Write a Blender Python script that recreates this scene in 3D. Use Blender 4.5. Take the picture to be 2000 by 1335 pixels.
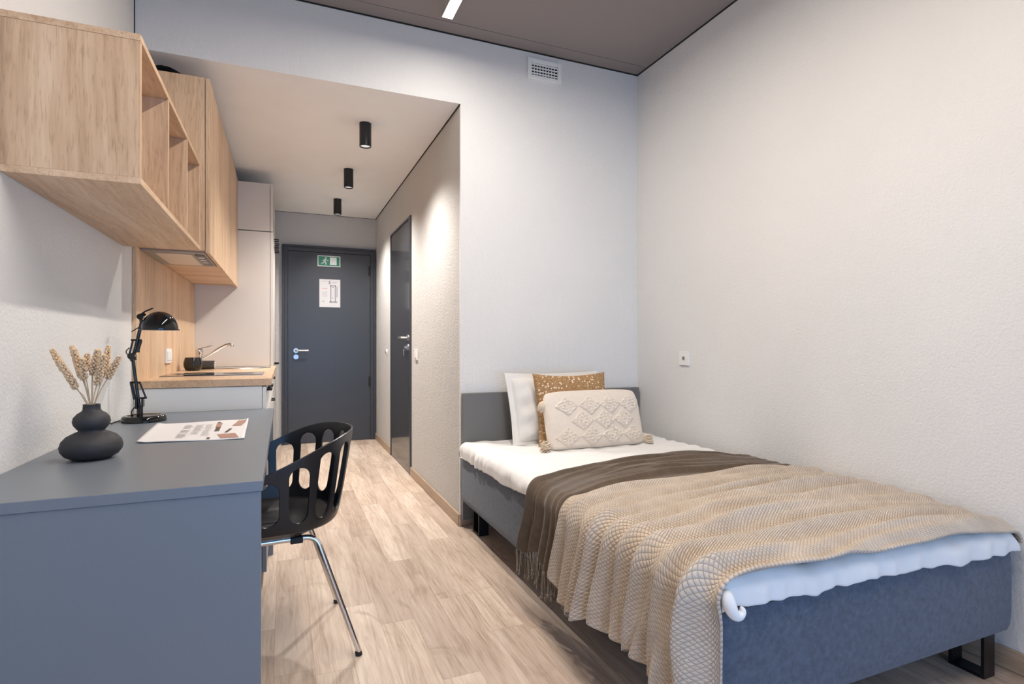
import bpy, bmesh, math, random
import numpy as np
from mathutils import Vector, Matrix

# ------------------------------------------------------------------ clearing, camera, world, light, exposure
for o in list(bpy.data.objects):
    bpy.data.objects.remove(o, do_unlink=True)
scene = bpy.context.scene
COL = scene.collection
PI = math.pi

cam_d = bpy.data.cameras.new('camera')
cam_d.sensor_width = 36.0
cam_d.lens = 36.0 * 1075.0 / 2000.0
cam_d.shift_y = 0.00225
cam_d.clip_start = 0.02
cam = bpy.data.objects.new('camera', cam_d)
COL.objects.link(cam)
cam.location = (0.0, 0.0, 1.08)
cam.rotation_euler = (math.radians(90), 0, -math.atan(445.0 / 1075.0))
scene.camera = cam

vs = scene.view_settings
vs.view_transform = 'Standard'
vs.look = 'None'
vs.gamma = 1.0
vs.use_curve_mapping = False
vs.exposure = 0.10
scene.display_settings.display_device = 'sRGB'

DAY = (0.21, 0.51, 1.0)      # cool daylight outside the window
DAY_STRENGTH = 5.0
world = bpy.data.worlds.new('daylight')
scene.world = world
world.use_nodes = True
bg = world.node_tree.nodes['Background']
bg.inputs['Color'].default_value = (*DAY, 1)
bg.inputs['Strength'].default_value = DAY_STRENGTH

# room measures (metres)
XL, XR = -0.668, 2.231        # left and right wall
YB, YE, YN = 3.148, 6.42, -1.5  # wall over the opening, end of corridor, window wall
XC = 0.970                    # corridor right wall
ZC, ZS = 2.917, 2.512         # ceilings
WIN = (-0.45, 2.05, 0.06, 1.50)   # window opening x0 x1 z0 z1

# the window lets the sky in: portal at the opening
pl = bpy.data.lights.new('window_portal', 'AREA')
pl.shape = 'RECTANGLE'
pl.size = WIN[1] - WIN[0]
pl.size_y = WIN[3] - WIN[2]
pl.cycles.is_portal = True
po = bpy.data.objects.new('window_portal', pl)
COL.objects.link(po)
po.location = ((WIN[0] + WIN[1]) / 2, YN - 0.08, (WIN[2] + WIN[3]) / 2)
po.rotation_euler = (math.radians(90), 0, 0)

STRIP_W = 47.0                # ceiling LED profile
STRIP_EMIT = 30.0
STRIP_COL = (1.0, 0.91, 0.81)
SPOT_W = 95.0                 # corridor downlights
SPOT_COL = (1.0, 0.955, 0.90)

# ------------------------------------------------------------------ node helpers
class NT:
    def __init__(self, name):
        self.m = bpy.data.materials.new(name)
        self.m.use_nodes = True
        self.t = self.m.node_tree
        self.b = self.t.nodes['Principled BSDF']
        self.out = self.t.nodes['Material Output']
    def n(self, kind, **kw):
        nd = self.t.nodes.new(kind)
        for k, v in kw.items():
            setattr(nd, k, v)
        return nd
    def link(self, a, b):
        self.t.links.new(a, b)
    def _set(self, sock, v):
        if isinstance(v, (int, float)):
            sock.default_value = v
        elif isinstance(v, (tuple, list)):
            if len(v) == 3 and len(sock.default_value) == 4:
                v = (*v, 1)
            sock.default_value = v
        else:
            self.link(v, sock)
    def math(self, op, a, b=0.0, c=None, clamp=False):
        nd = self.n('ShaderNodeMath', operation=op, use_clamp=clamp)
        self._set(nd.inputs[0], a)
        self._set(nd.inputs[1], b)
        if c is not None:
            self._set(nd.inputs[2], c)
        return nd.outputs[0]
    def coord(self, which='Object'):
        return self.n('ShaderNodeTexCoord').outputs[which]
    def mapping(self, v, scale=(1, 1, 1), rot=(0, 0, 0), loc=(0, 0, 0)):
        nd = self.n('ShaderNodeMapping')
        self._set(nd.inputs['Vector'], v)
        nd.inputs['Scale'].default_value = scale
        nd.inputs['Rotation'].default_value = rot
        nd.inputs['Location'].default_value = loc
        return nd.outputs[0]
    def noise(self, v, scale, detail=3, rough=0.5, dist=0.0, out='Fac'):
        nd = self.n('ShaderNodeTexNoise')
        self._set(nd.inputs['Vector'], v)
        nd.inputs['Scale'].default_value = scale
        nd.inputs['Detail'].default_value = detail
        nd.inputs['Roughness'].default_value = rough
        nd.inputs['Distortion'].default_value = dist
        return nd.outputs[out]
    def ramp(self, fac, stops, interp='LINEAR'):
        nd = self.n('ShaderNodeValToRGB')
        cr = nd.color_ramp
        cr.interpolation = interp
        while len(cr.elements) < len(stops):
            cr.elements.new(0.5)
        for e, (p, c) in zip(cr.elements, stops):
            e.position = p
            e.color = (*c, 1) if isinstance(c, tuple) else (c, c, c, 1)
        self._set(nd.inputs[0], fac)
        return nd.outputs[0]
    def mix(self, fac, a, b, blend='MIX'):
        nd = self.n('ShaderNodeMix', data_type='RGBA', blend_type=blend)
        self._set(nd.inputs[0], fac)
        self._set(nd.inputs[6], a)
        self._set(nd.inputs[7], b)
        return nd.outputs[2]
    def bump(self, h, strength=0.3, dist=0.01):
        nd = self.n('ShaderNodeBump')
        nd.inputs['Strength'].default_value = strength
        nd.inputs['Distance'].default_value = dist
        self.link(h, nd.inputs['Height'])
        self.link(nd.outputs[0], self.b.inputs['Normal'])
        return nd
    def base(self, c):
        self._set(self.b.inputs['Base Color'], c)
    def rough(self, r):
        self._set(self.b.inputs['Roughness'], r)

def plain(name, col, rough=0.5, metal=0.0, spec=0.5, noise=0.0, nscale=40):
    t = NT(name)
    if noise > 0:
        v = t.noise(t.coord(), nscale, 3)
        c0 = tuple(x * (1 - noise) for x in col)
        c1 = tuple(min(1, x * (1 + noise)) for x in col)
        t.base(t.ramp(v, [(0.3, c0), (0.7, c1)]))
    else:
        t.base(col)
    t.rough(rough)
    t.b.inputs['Metallic'].default_value = metal
    t.b.inputs['Specular IOR Level'].default_value = spec
    return t.m

def plaster(name, col, bump=0.6, scale=100):
    t = NT(name)
    co = t.coord()
    n1 = t.noise(co, 2.2, 3)
    c0 = tuple(x * 0.97 for x in col)
    t.base(t.ramp(n1, [(0.3, c0), (0.7, col)]))
    n2 = t.noise(co, scale, 5, 0.62)
    n3 = t.noise(t.mapping(co, (1, 1, 0.5)), scale * 0.33, 3, 0.5)
    h = t.math('ADD', n2, t.math('MULTIPLY', n3, 0.8))
    t.bump(h, bump, 0.006)
    t.rough(0.85)
    t.b.inputs['Specular IOR Level'].default_value = 0.2
    return t.m

def wood(name, axis, dark=(0.46, 0.29, 0.175), mid=(0.64, 0.435, 0.275), light=(0.76, 0.56, 0.385), rough=0.45):
    """pale oak laminate, the grain runs along axis"""
    t = NT(name)
    co = t.coord()
    sc = [9.0, 9.0, 9.0]
    sc[axis] = 0.55
    warp = t.noise(t.mapping(co, tuple(1.6 if i == axis else 3.5 for i in range(3))), 1.0, 2, out='Color')
    vm = t.n('ShaderNodeVectorMath', operation='MULTIPLY_ADD')
    t.link(warp, vm.inputs[0])
    vm.inputs[1].default_value = (0.07, 0.07, 0.07)
    t.link(co, vm.inputs[2])
    w = vm.outputs[0]
    a = t.noise(t.mapping(w, tuple(sc)), 1.0, 3, 0.55, 0.3)
    sc2 = [75.0, 75.0, 75.0]
    sc2[axis] = 2.2
    b = t.noise(t.mapping(w, tuple(sc2)), 1.0, 4, 0.6)
    sc3 = [160.0, 160.0, 160.0]
    sc3[axis] = 16.0
    c = t.noise(t.mapping(co, tuple(sc3)), 1.0, 2, 0.6)
    s = t.math('ADD', t.math('MULTIPLY', a, 0.55), t.math('MULTIPLY', b, 0.45))
    col = t.ramp(s, [(0.34, dark), (0.49, mid), (0.64, light)])
    pores = t.ramp(c, [(0.34, (0.80, 0.76, 0.72)), (0.46, (1, 1, 1))])
    col = t.mix(0.8, col, pores, 'MULTIPLY')
    t.base(col)
    t.rough(rough)
    t.bump(c, 0.06, 0.002)
    t.b.inputs['Specular IOR Level'].default_value = 0.35
    return t.m

def floor_mat():
    t = NT('oak_plank_vinyl')
    co = t.coord()
    sp = t.n('ShaderNodeSeparateXYZ')
    t.link(co, sp.inputs[0])
    x, y = sp.outputs[0], sp.outputs[1]
    W, L = 0.1265, 1.035
    cx = t.math('DIVIDE', t.math('SUBTRACT', x, 0.0945 - W * 12), W)
    ci = t.math('FLOOR', cx)
    fx = t.math('SUBTRACT', cx, ci)
    per = t.math('DIVIDE', t.math('MODULO', ci, 6.0), 6.0)
    off = t.ramp(t.math('ADD', per, 0.02), [(0.0, 0.84), (1 / 6, 0.27), (2 / 6, 0.08), (3 / 6, 0.665), (4 / 6, 0.198), (5 / 6, 0.88)], 'CONSTANT')
    cy = t.math('SUBTRACT', t.math('DIVIDE', t.math('ADD', y, 10.35), L), off)
    cj = t.math('FLOOR', cy)
    fy = t.math('SUBTRACT', cy, cj)
    cb = t.n('ShaderNodeCombineXYZ')
    t.link(ci, cb.inputs[0]); t.link(cj, cb.inputs[1])
    wn = t.n('ShaderNodeTexWhiteNoise', noise_dimensions='3D')
    t.link(cb.outputs[0], wn.inputs['Vector'])
    rnd = wn.outputs['Value']
    # grain, shifted per plank
    vm = t.n('ShaderNodeVectorMath', operation='MULTIPLY_ADD')
    t.link(wn.outputs['Color'], vm.inputs[0]); vm.inputs[1].default_value = (9, 9, 9); t.link(co, vm.inputs[2])
    g = vm.outputs[0]
    wa = t.noise(t.mapping(g, (5, 2.0, 1)), 1.0, 2, out='Color')
    vm2 = t.n('ShaderNodeVectorMath', operation='MULTIPLY_ADD')
    t.link(wa, vm2.inputs[0]); vm2.inputs[1].default_value = (0.045, 0.035, 0); t.link(g, vm2.inputs[2])
    gw = vm2.outputs[0]
    a = t.noise(t.mapping(gw, (16, 1.8, 1)), 1.0, 4, 0.6, 0.4)
    b = t.noise(t.mapping(gw, (110, 5, 1)), 1.0, 4, 0.65)
    k = t.noise(t.mapping(gw, (7, 4.5, 1)), 1.0, 3, 0.55, 1.2)
    s = t.math('ADD', t.math('MULTIPLY', a, 0.5), t.math('MULTIPLY', b, 0.5))
    col = t.ramp(s, [(0.36, (0.40, 0.305, 0.238)), (0.48, (0.555, 0.445, 0.362)), (0.62, (0.68, 0.575, 0.485))])
    tint = t.ramp(rnd, [(0.0, (0.78, 0.73, 0.70)), (0.35, (0.90, 0.87, 0.85)), (0.65, (1.0, 0.97, 0.94)), (1.0, (1.08, 1.08, 1.07))])
    col = t.mix(1.0, col, tint, 'MULTIPLY')
    knots = t.ramp(k, [(0.60, 0.0), (0.76, 1.0)])
    col = t.mix(t.math('MULTIPLY', knots, 0.55), col, (0.30, 0.215, 0.15))
    ex = t.math('MINIMUM', fx, t.math('SUBTRACT', 1.0, fx))
    ey = t.math('MINIMUM', fy, t.math('SUBTRACT', 1.0, fy))
    sx = t.math('LESS_THAN', ex, 0.010)
    sy = t.math('LESS_THAN', ey, 0.0012)
    seam = t.math('MAXIMUM', sx, sy)
    col = t.mix(t.math('MULTIPLY', seam, 0.42), col, (0.26, 0.18, 0.125))
    t.base(col)
    t.rough(t.math('ADD', 0.42, t.math('MULTIPLY', b, 0.15)))
    t.b.inputs['Specular IOR Level'].default_value = 0.4
    h = t.math('SUBTRACT', t.math('MULTIPLY', b, 0.25), seam)
    t.bump(h, 0.25, 0.0015)
    return t.m

def fabric(name, col, var=0.15, scale=600, bump=0.3, rough=0.9, sheen=0.2, mott=25):
    t = NT(name)
    co = t.coord()
    n1 = t.noise(co, mott, 4, 0.6)
    n2 = t.noise(co, scale, 2, 0.6)
    n3 = t.math('ADD', t.math('MULTIPLY', n1, 0.5), t.math('MULTIPLY', n2, 0.5))
    t.base(t.ramp(n3, [(0.35, tuple(x * (1 - var) for x in col)), (0.65, tuple(min(1, x * (1 + var)) for x in col))]))
    t.rough(rough)
    t.b.inputs['Sheen Weight'].default_value = sheen
    t.b.inputs['Sheen Roughness'].default_value = 0.5
    t.b.inputs['Specular IOR Level'].default_value = 0.15
    t.bump(n2, bump, 0.001)
    return t.m

def emission(name, col, strength):
    t = NT(name)
    e = t.n('ShaderNodeEmission')
    e.inputs[0].default_value = (*col, 1)
    e.inputs[1].default_value = strength
    t.link(e.outputs[0], t.out.inputs[0])
    return t.m

def glass_mat():
    t = NT('window_glass')
    tr = t.n('ShaderNodeBsdfTransparent')
    gl = t.n('ShaderNodeBsdfGlossy')
    gl.inputs['Roughness'].default_value = 0.0
    fr = t.n('ShaderNodeFresnel')
    mx = t.n('ShaderNodeMixShader')
    t.link(fr.outputs[0], mx.inputs[0]); t.link(tr.outputs[0], mx.inputs[1]); t.link(gl.outputs[0], mx.inputs[2])
    t.link(mx.outputs[0], t.out.inputs[0])
    return t.m

def floral_mat():
    t = NT('floral_cotton')
    co = t.coord('UV')
    def vor(scale, loc):
        v = t.n('ShaderNodeTexVoronoi')
        t.link(t.mapping(co, (1, 1, 1), (0, 0, 0), loc), v.inputs['Vector'])
        v.inputs['Scale'].default_value = scale
        return v
    v1 = vor(30, (0, 0, 0)); v2 = vor(55, (3, 2, 0)); v3 = vor(75, (7, 5, 0))
    base = t.ramp(t.noise(co, 45, 3), [(0.4, (0.30, 0.165, 0.075)), (0.6, (0.42, 0.25, 0.12))])
    leaf = t.ramp(v3.outputs['Distance'], [(0.22, 1.0), (0.34, 0.0)])
    col = t.mix(t.math('MULTIPLY', leaf, 0.6), base, (0.30, 0.26, 0.15))
    small = t.ramp(v2.outputs['Distance'], [(0.2, 1.0), (0.3, 0.0)])
    col = t.mix(t.math('MULTIPLY', small, 0.7), col, (0.70, 0.50, 0.32))
    petal = t.ramp(v1.outputs['Distance'], [(0.0, 0.1), (0.10, 0.3), (0.16, 1.0), (0.30, 0.9), (0.36, 0.0)])
    sel = t.math('GREATER_THAN', t.n('ShaderNodeSeparateColor').outputs[0] if False else v1.outputs['Distance'], -1)
    sc = t.n('ShaderNodeSeparateColor')
    t.link(v1.outputs['Color'], sc.inputs[0])
    sel = t.math('GREATER_THAN', sc.outputs[0], 0.45)
    col = t.mix(t.math('MULTIPLY', petal, sel), col, (0.80, 0.66, 0.50))
    t.base(col)
    t.rough(0.9)
    t.b.inputs['Specular IOR Level'].default_value = 0.15
    t.bump(t.noise(co, 500, 2), 0.3, 0.001)
    return t.m

M = {}
M['wall'] = plaster('wall_plaster', (0.77, 0.76, 0.745))
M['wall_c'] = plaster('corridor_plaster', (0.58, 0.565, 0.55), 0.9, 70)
M['ceil'] = plaster('ceiling_panel_paint', (0.285, 0.250, 0.242), 0.1, 200)
M['ceil_c'] = plain('corridor_ceiling_paint', (0.90, 0.88, 0.86), 0.7, noise=0.02, nscale=3)
M['gap'] = plain('shadow_gap_black', (0.012, 0.011, 0.011), 0.7)
M['floor'] = floor_mat()
M['skirt'] = wood('skirting_oak', 1, (0.33, 0.235, 0.16), (0.43, 0.32, 0.23), (0.52, 0.40, 0.30))
M['wz'] = wood('pale_oak_vertical', 2)
M['wy'] = wood('pale_oak_lengthwise', 1)
M['wx'] = wood('pale_oak_crosswise', 0)
M['worktop'] = wood('worktop_oak', 1, (0.44, 0.285, 0.165), (0.56, 0.38, 0.24), (0.64, 0.46, 0.31), 0.35)
M['white'] = plain('white_laminate', (0.72, 0.72, 0.71), 0.45)
M['cream'] = plain('warm_white_laminate', (0.63, 0.59, 0.555), 0.5)
M['black_h'] = plain('black_handle_metal', (0.012, 0.012, 0.013), 0.4, 0.6)
M['desk'] = plain('slate_grey_laminate', (0.168, 0.193, 0.228), 0.36, noise=0.02, nscale=200)
M['door'] = plain('anthracite_door_paint', (0.045, 0.050, 0.062), 0.33, noise=0.04, nscale=120)
M['door2'] = plain('dark_gloss_door', (0.052, 0.053, 0.058), 0.10)
M['frame'] = plain('anthracite_frame_steel', (0.040, 0.044, 0.055), 0.35)
M['steel'] = plain('brushed_steel', (0.62, 0.60, 0.57), 0.28, 1.0)
M['chrome'] = plain('chrome', (0.75, 0.75, 0.76), 0.08, 1.0)
M['hoodm'] = plain('hood_grey_metal', (0.36, 0.335, 0.31), 0.4, 0.5)
M['hoodl'] = plain('hood_lens', (0.75, 0.66, 0.56), 0.35)
M['plastic'] = plain('white_switch_plastic', (0.82, 0.81, 0.79), 0.3)
M['hole'] = plain('socket_well', (0.20, 0.19, 0.18), 0.5)
M['vent'] = plain('vent_white', (0.86, 0.86, 0.83), 0.4)
M['dark'] = plain('dark_inside', (0.01, 0.01, 0.01), 0.8)
M['blackp'] = plain('black_shell_plastic', (0.011, 0.012, 0.015), 0.32)
M['lamp'] = plain('black_gloss_lacquer', (0.006, 0.006, 0.007), 0.06)
M['lampin'] = plain('lamp_inside', (0.25, 0.25, 0.25), 0.5)
M['rubber'] = plain('black_rubber', (0.012, 0.012, 0.012), 0.6)
M['vase'] = plain('matt_black_ceramic', (0.028, 0.027, 0.031), 0.62, noise=0.15, nscale=60)
M['hob'] = plain('hob_glass', (0.01, 0.01, 0.011), 0.04)
M['cup'] = plain('black_glazed_ceramic', (0.012, 0.011, 0.011), 0.22)
M['jar'] = plain('dark_grey_metal', (0.09, 0.09, 0.088), 0.35, 0.6)
M['bedf'] = fabric('blue_grey_upholstery', (0.072, 0.097, 0.140), 0.35, 420, 0.5, 0.85, 0.3, 60)
M['head'] = plain('grey_headboard_laminate', (0.155, 0.152, 0.148), 0.5)
M['bleg'] = plain('black_steel_leg', (0.010, 0.009, 0.011), 0.35, 0.3)
M['sheet'] = fabric('white_cotton_sheet', (0.80, 0.79, 0.78), 0.02, 900, 0.08, 0.85, 0.1, 8)
M['pill'] = fabric('white_pillow_cotton', (0.76, 0.735, 0.70), 0.02, 900, 0.08, 0.85, 0.1, 8)
M['throw'] = fabric('brown_velvet_throw', (0.105, 0.074, 0.050), 0.25, 700, 0.3, 0.75, 0.3, 40)
M['fringe'] = fabric('brown_fringe', (0.26, 0.20, 0.15), 0.3, 500, 0.3, 0.9, 0.2, 90)
def plush_mat():
    t = NT('beige_honeycomb_plush')
    uv = t.coord('UV')
    sp = t.n('ShaderNodeSeparateXYZ'); t.link(uv, sp.inputs[0])
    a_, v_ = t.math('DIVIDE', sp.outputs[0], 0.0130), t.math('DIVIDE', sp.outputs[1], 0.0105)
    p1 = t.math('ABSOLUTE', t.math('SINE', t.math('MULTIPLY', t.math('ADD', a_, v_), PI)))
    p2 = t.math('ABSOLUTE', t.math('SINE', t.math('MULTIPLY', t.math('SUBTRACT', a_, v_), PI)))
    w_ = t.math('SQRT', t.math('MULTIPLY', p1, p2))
    co = t.coord()
    n1 = t.noise(co, 9, 4, 0.6); n2 = t.noise(co, 420, 3, 0.7); n4 = t.noise(co, 45, 2, 0.5)
    nn = t.math('ADD', t.math('MULTIPLY', n1, 0.5), t.math('MULTIPLY', n2, 0.5))
    col = t.ramp(nn, [(0.35, (0.52, 0.420, 0.330)), (0.65, (0.72, 0.615, 0.51))])
    col = t.mix(t.ramp(w_, [(0.05, 0.55), (0.5, 0.0)]), col, (0.33, 0.255, 0.190))  # darker grooves: two-tone pile plus crevice shade painted into the colour
    t.base(col)
    t.rough(0.92)
    t.b.inputs['Sheen Weight'].default_value = 0.2
    t.b.inputs['Specular IOR Level'].default_value = 0.1
    h = t.math('ADD', t.math('MULTIPLY', w_, 1.0), t.math('MULTIPLY', n2, 0.25))
    t.bump(h, 0.9, 0.004)
    return t.m
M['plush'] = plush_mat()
M['cream_f'] = fabric('cream_tufted_cotton', (0.74, 0.655, 0.565), 0.06, 350, 0.6, 0.95, 0.2, 100)
M['tassel'] = fabric('cream_tassel_yarn', (0.74, 0.62, 0.48), 0.15, 250, 0.6, 0.95, 0.2, 150)
M['floral'] = floral_mat()
M['straw'] = plain('dry_straw_stem', (0.56, 0.43, 0.27), 0.7, noise=0.15, nscale=80)
M['ear'] = plain('dry_wheat_ear', (0.78, 0.57, 0.36), 0.8, noise=0.25, nscale=160)
M['paper'] = plain('magazine_paper', (0.80, 0.79, 0.80), 0.4)
M['ink'] = plain('grey_print', (0.42, 0.40, 0.38), 0.5)
M['skin'] = plain('photo_brown_print', (0.42, 0.24, 0.18), 0.4)
M['inkd'] = plain('photo_dark_print', (0.09, 0.06, 0.055), 0.4)
M['green'] = plain('exit_sign_green', (0.015, 0.20, 0.12), 0.3)
M['signw'] = plain('exit_sign_white', (0.70, 0.74, 0.74), 0.25)
M['plan'] = plain('plan_paper', (0.56, 0.55, 0.56), 0.25)
M['planl'] = plain('plan_lines', (0.28, 0.27, 0.30), 0.4)
M['planp'] = plain('plan_pink_print', (0.55, 0.36, 0.38), 0.4)
M['plang'] = plain('plan_pale_green_print', (0.42, 0.48, 0.40), 0.4)
M['strip'] = emission('strip_diffuser_light', STRIP_COL, STRIP_EMIT)
M['profile'] = plain('grey_light_profile', (0.42, 0.40, 0.39), 0.4)
M['spotlens'] = emission('downlight_lens_light', SPOT_COL, 0.75)
M['glass'] = glass_mat()
M['upvc'] = plain('window_frame_white', (0.7, 0.7, 0.7), 0.4)

# ------------------------------------------------------------------ object helpers
def put(o, parent=None):
    COL.objects.link(o)
    if parent is not None:
        o.parent = parent
    return o

def tag(o, label, cat, group=None, kind=None):
    if label: o['label'] = label
    if cat: o['category'] = cat
    if group: o['group'] = group
    if kind: o['kind'] = kind
    return o

def thing(name, label, cat, loc=(0, 0, 0), rotz=0.0, group=None):
    o = bpy.data.objects.new(name, None)
    o.empty_display_size = 0.1
    o.location = loc
    o.rotation_euler = (0, 0, rotz)
    put(o)
    return tag(o, label, cat, group)

def struct(name, loc=(0, 0, 0)):
    o = bpy.data.objects.new(name, None)
    o.empty_display_size = 0.1
    o.location = loc
    put(o)
    o['kind'] = 'structure'
    return o

class MB:
    def __init__(self):
        self.v = []; self.f = []; self.mi = []; self.cur = 0; self.uv = None
    def add(self, vs_, fs_):
        k = len(self.v)
        self.v += [tuple(p) for p in vs_]
        self.f += [tuple(i + k for i in q) for q in fs_]
        self.mi += [self.cur] * len(fs_)
        return self
    def box(self, x0, x1, y0, y1, z0, z1):
        vs_ = [(x, y, z) for z in (z0, z1) for y in (y0, y1) for x in (x0, x1)]
        return self.add(vs_, [(0, 2, 3, 1), (4, 5, 7, 6), (0, 1, 5, 4), (2, 6, 7, 3), (0, 4, 6, 2), (1, 3, 7, 5)])
    def rings(self, rings, caps=True, closed=True):
        n = len(rings[0]); vs_ = [p for r in rings for p in r]; fs_ = []
        for i in range(len(rings) - 1):
            for j in range(n if closed else n - 1):
                a = i * n + j; b = i * n + (j + 1) % n
                fs_.append((a, b, b + n, a + n))
        if caps:
            fs_.append(tuple(range(n))[::-1])
            fs_.append(tuple((len(rings) - 1) * n + j for j in range(n)))
        return self.add(vs_, fs_)
    def tube(self, pts, r, seg=10, caps=True):
        pts = [Vector(p) for p in pts]
        rs = r if isinstance(r, (list, tuple)) else [r] * len(pts)
        rings = []
        t0 = (pts[1] - pts[0]).normalized()
        up = Vector((0, 0, 1)) if abs(t0.z) < 0.9 else Vector((1, 0, 0))
        nrm = t0.cross(up).normalized()
        for i, p in enumerate(pts):
            if i == 0: t = pts[1] - pts[0]
            elif i == len(pts) - 1: t = pts[-1] - pts[-2]
            else: t = (pts[i + 1] - pts[i]).normalized() + (pts[i] - pts[i - 1]).normalized()
            t.normalize()
            nrm = (nrm - t * nrm.dot(t)).normalized()
            bi = t.cross(nrm)
            rings.append([p + (nrm * math.cos(2 * PI * k / seg) + bi * math.sin(2 * PI * k / seg)) * rs[i] for k in range(seg)])
        return self.rings(rings, caps)
    def cyl(self, p0, p1, r0, r1=None, seg=24):
        return self.tube([p0, p1], [r0, r0 if r1 is None else r1], seg)
    def lathe(self, prof, c=(0, 0, 0), seg=40, caps=True):
        rings = [[(c[0] + r * math.cos(2 * PI * k / seg), c[1] + r * math.sin(2 * PI * k / seg), c[2] + z) for k in range(seg)] for r, z in prof]
        return self.rings(rings, caps)
    def grid(self, P):
        """P: array (n, m, 3)"""
        n, m = P.shape[:2]
        k = len(self.v)
        self.v += [tuple(p) for p in P.reshape(-1, 3).tolist()]
        idx = np.arange(n * m).reshape(n, m) + k
        q = np.stack([idx[:-1, :-1], idx[1:, :-1], idx[1:, 1:], idx[:-1, 1:]], -1).reshape(-1, 4)
        self.f += [tuple(t) for t in q.tolist()]
        self.mi += [self.cur] * len(q)
        return self
    def prism(self, poly, axis, a, b):
        """poly of 2-D points in the other two axes, extruded from a to b"""
        def mk(p, t):
            if axis == 0: return (t, p[0], p[1])
            if axis == 1: return (p[0], t, p[1])
            return (p[0], p[1], t)
        n = len(poly)
        vs_ = [mk(p, a) for p in poly] + [mk(p, b) for p in poly]
        fs_ = [tuple(range(n))[::-1], tuple(range(n, 2 * n))] + [(i, (i + 1) % n, (i + 1) % n + n, i + n) for i in range(n)]
        return self.add(vs_, fs_)
    def build(self, name, mat, parent=None, bevel=0.0, smooth=None, local=False, loc=None, uv=None):
        me = bpy.data.meshes.new(name)
        v = self.v
        off = None
        if parent is not None and not local:
            off = Vector(parent.location)
            pp = parent.parent
            while pp is not None:
                off = off + Vector(pp.location); pp = pp.parent
        if loc is not None:
            off = Vector(loc)
        if off is not None:
            v = [(p[0] - off[0], p[1] - off[1], p[2] - off[2]) for p in v]
        me.from_pydata([tuple(map(float, p)) for p in v], [], self.f)
        mats = mat if isinstance(mat, (list, tuple)) else [mat]
        for m_ in mats:
            me.materials.append(m_)
        if len(mats) > 1:
            me.polygons.foreach_set('material_index', self.mi)
        if uv is not None:
            ul = me.uv_layers.new(name='UVMap')
            li = np.empty(len(me.loops), dtype=np.int32)
            me.loops.foreach_get('vertex_index', li)
            ul.data.foreach_set('uv', np.asarray(uv, dtype=np.float32)[li].ravel())
        me.validate()
        bm = bmesh.new(); bm.from_mesh(me)
        bmesh.ops.recalc_face_normals(bm, faces=bm.faces)
        bm.to_mesh(me); bm.free()
        if smooth is not None:
            me.polygons.foreach_set('use_smooth', [True] * len(me.polygons))
            if smooth < 180:
                me.set_sharp_from_angle(angle=math.radians(smooth))
        me.update()
        o = bpy.data.objects.new(name, me)
        put(o, parent)
        if loc is not None:
            o.location = loc
        if bevel > 0:
            b = o.modifiers.new('bevel', 'BEVEL')
            b.width = bevel; b.segments = 2; b.limit_method = 'ANGLE'; b.angle_limit = math.radians(40)
        return o

def bx(name, mat, parent, *c, bevel=0.0015):
    return MB().box(*c).build(name, mat, parent, bevel)

def top(name, mb, mat, label, cat, loc, group=None, **kw):
    o = mb.build(name, mat, None, loc=loc, **kw)
    return tag(o, label, cat, group)

def wv(seed, n=6, lo=1.0, hi=6.0):
    """smooth pseudo-noise of two variables made of a few sine waves"""
    r = np.random.RandomState(seed)
    k = r.uniform(lo, hi, n) * 2 * PI; th = r.uniform(0, 2 * PI, n); ph = r.uniform(0, 2 * PI, n)
    def f(a, b):
        s = 0
        for i in range(n):
            s = s + np.sin(k[i] * (np.cos(th[i]) * a + np.sin(th[i]) * b) + ph[i])
        return s / n * 1.6
    return f

def sst(x, a, b):
    t = np.clip((x - a) / (b - a), 0, 1)
    return t * t * (3 - 2 * t)

# ------------------------------------------------------------------ room shell
def S(name, mb, mat, loc=(0, 0, 0), **kw):
    o = mb.build(name, mat, None, loc=loc, **kw)
    o['kind'] = 'structure'
    return o

T = 0.12
S('floor', MB().box(XL - T, XR + T, YN - 0.3, YE + T, -0.1, 0.0), M['floor'])
S('wall_left', MB().box(XL - T, XL, YN - T, YE + T, 0, ZC + 0.1), M['wall'])
S('wall_right', MB().box(XR, XR + T, YN - T, YB + T, 0, ZC + 0.1), M['wall'])
b = MB().box(XC, XR, YB, YB + 0.02, 0, ZC + 0.1)
b.box(XL, XC, YB, YB + 0.02, ZS, ZC + 0.1)
S('wall_back', b, M['wall'])
S('wall_corridor', MB().box(XC, XC + T, YB + 0.02, YE + T, 0, ZS + 0.1), M['wall_c'])
S('wall_end', MB().box(XL, XC, YE, YE + T, 0, ZS + 0.1), M['wall_c'])
b = MB().box(XL, WIN[0], YN - T, YN, 0, ZC + 0.1).box(WIN[1], XR, YN - T, YN, 0, ZC + 0.1)
b.box(WIN[0], WIN[1], YN - T, YN, 0, WIN[2]).box(WIN[0], WIN[1], YN - T, YN, WIN[3], ZC + 0.1)
S('wall_near', b, M['wall'])
# painted ceiling panels with an open joint 0.11 m in front of the wall
b = MB().box(XL, XR, YN, 3.034, ZC, ZC + 0.08).box(XL, XR, 3.039, YB, ZC, ZC + 0.08).box(XL, XR, YN, YB, ZC + 0.006, ZC + 0.09)
S('ceiling', b, M['ceil'])
S('ceiling.001', MB().box(XL, XC, YB + 0.0005, YE, ZS - 0.0004, ZS + 0.08), M['ceil_c'])
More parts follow.
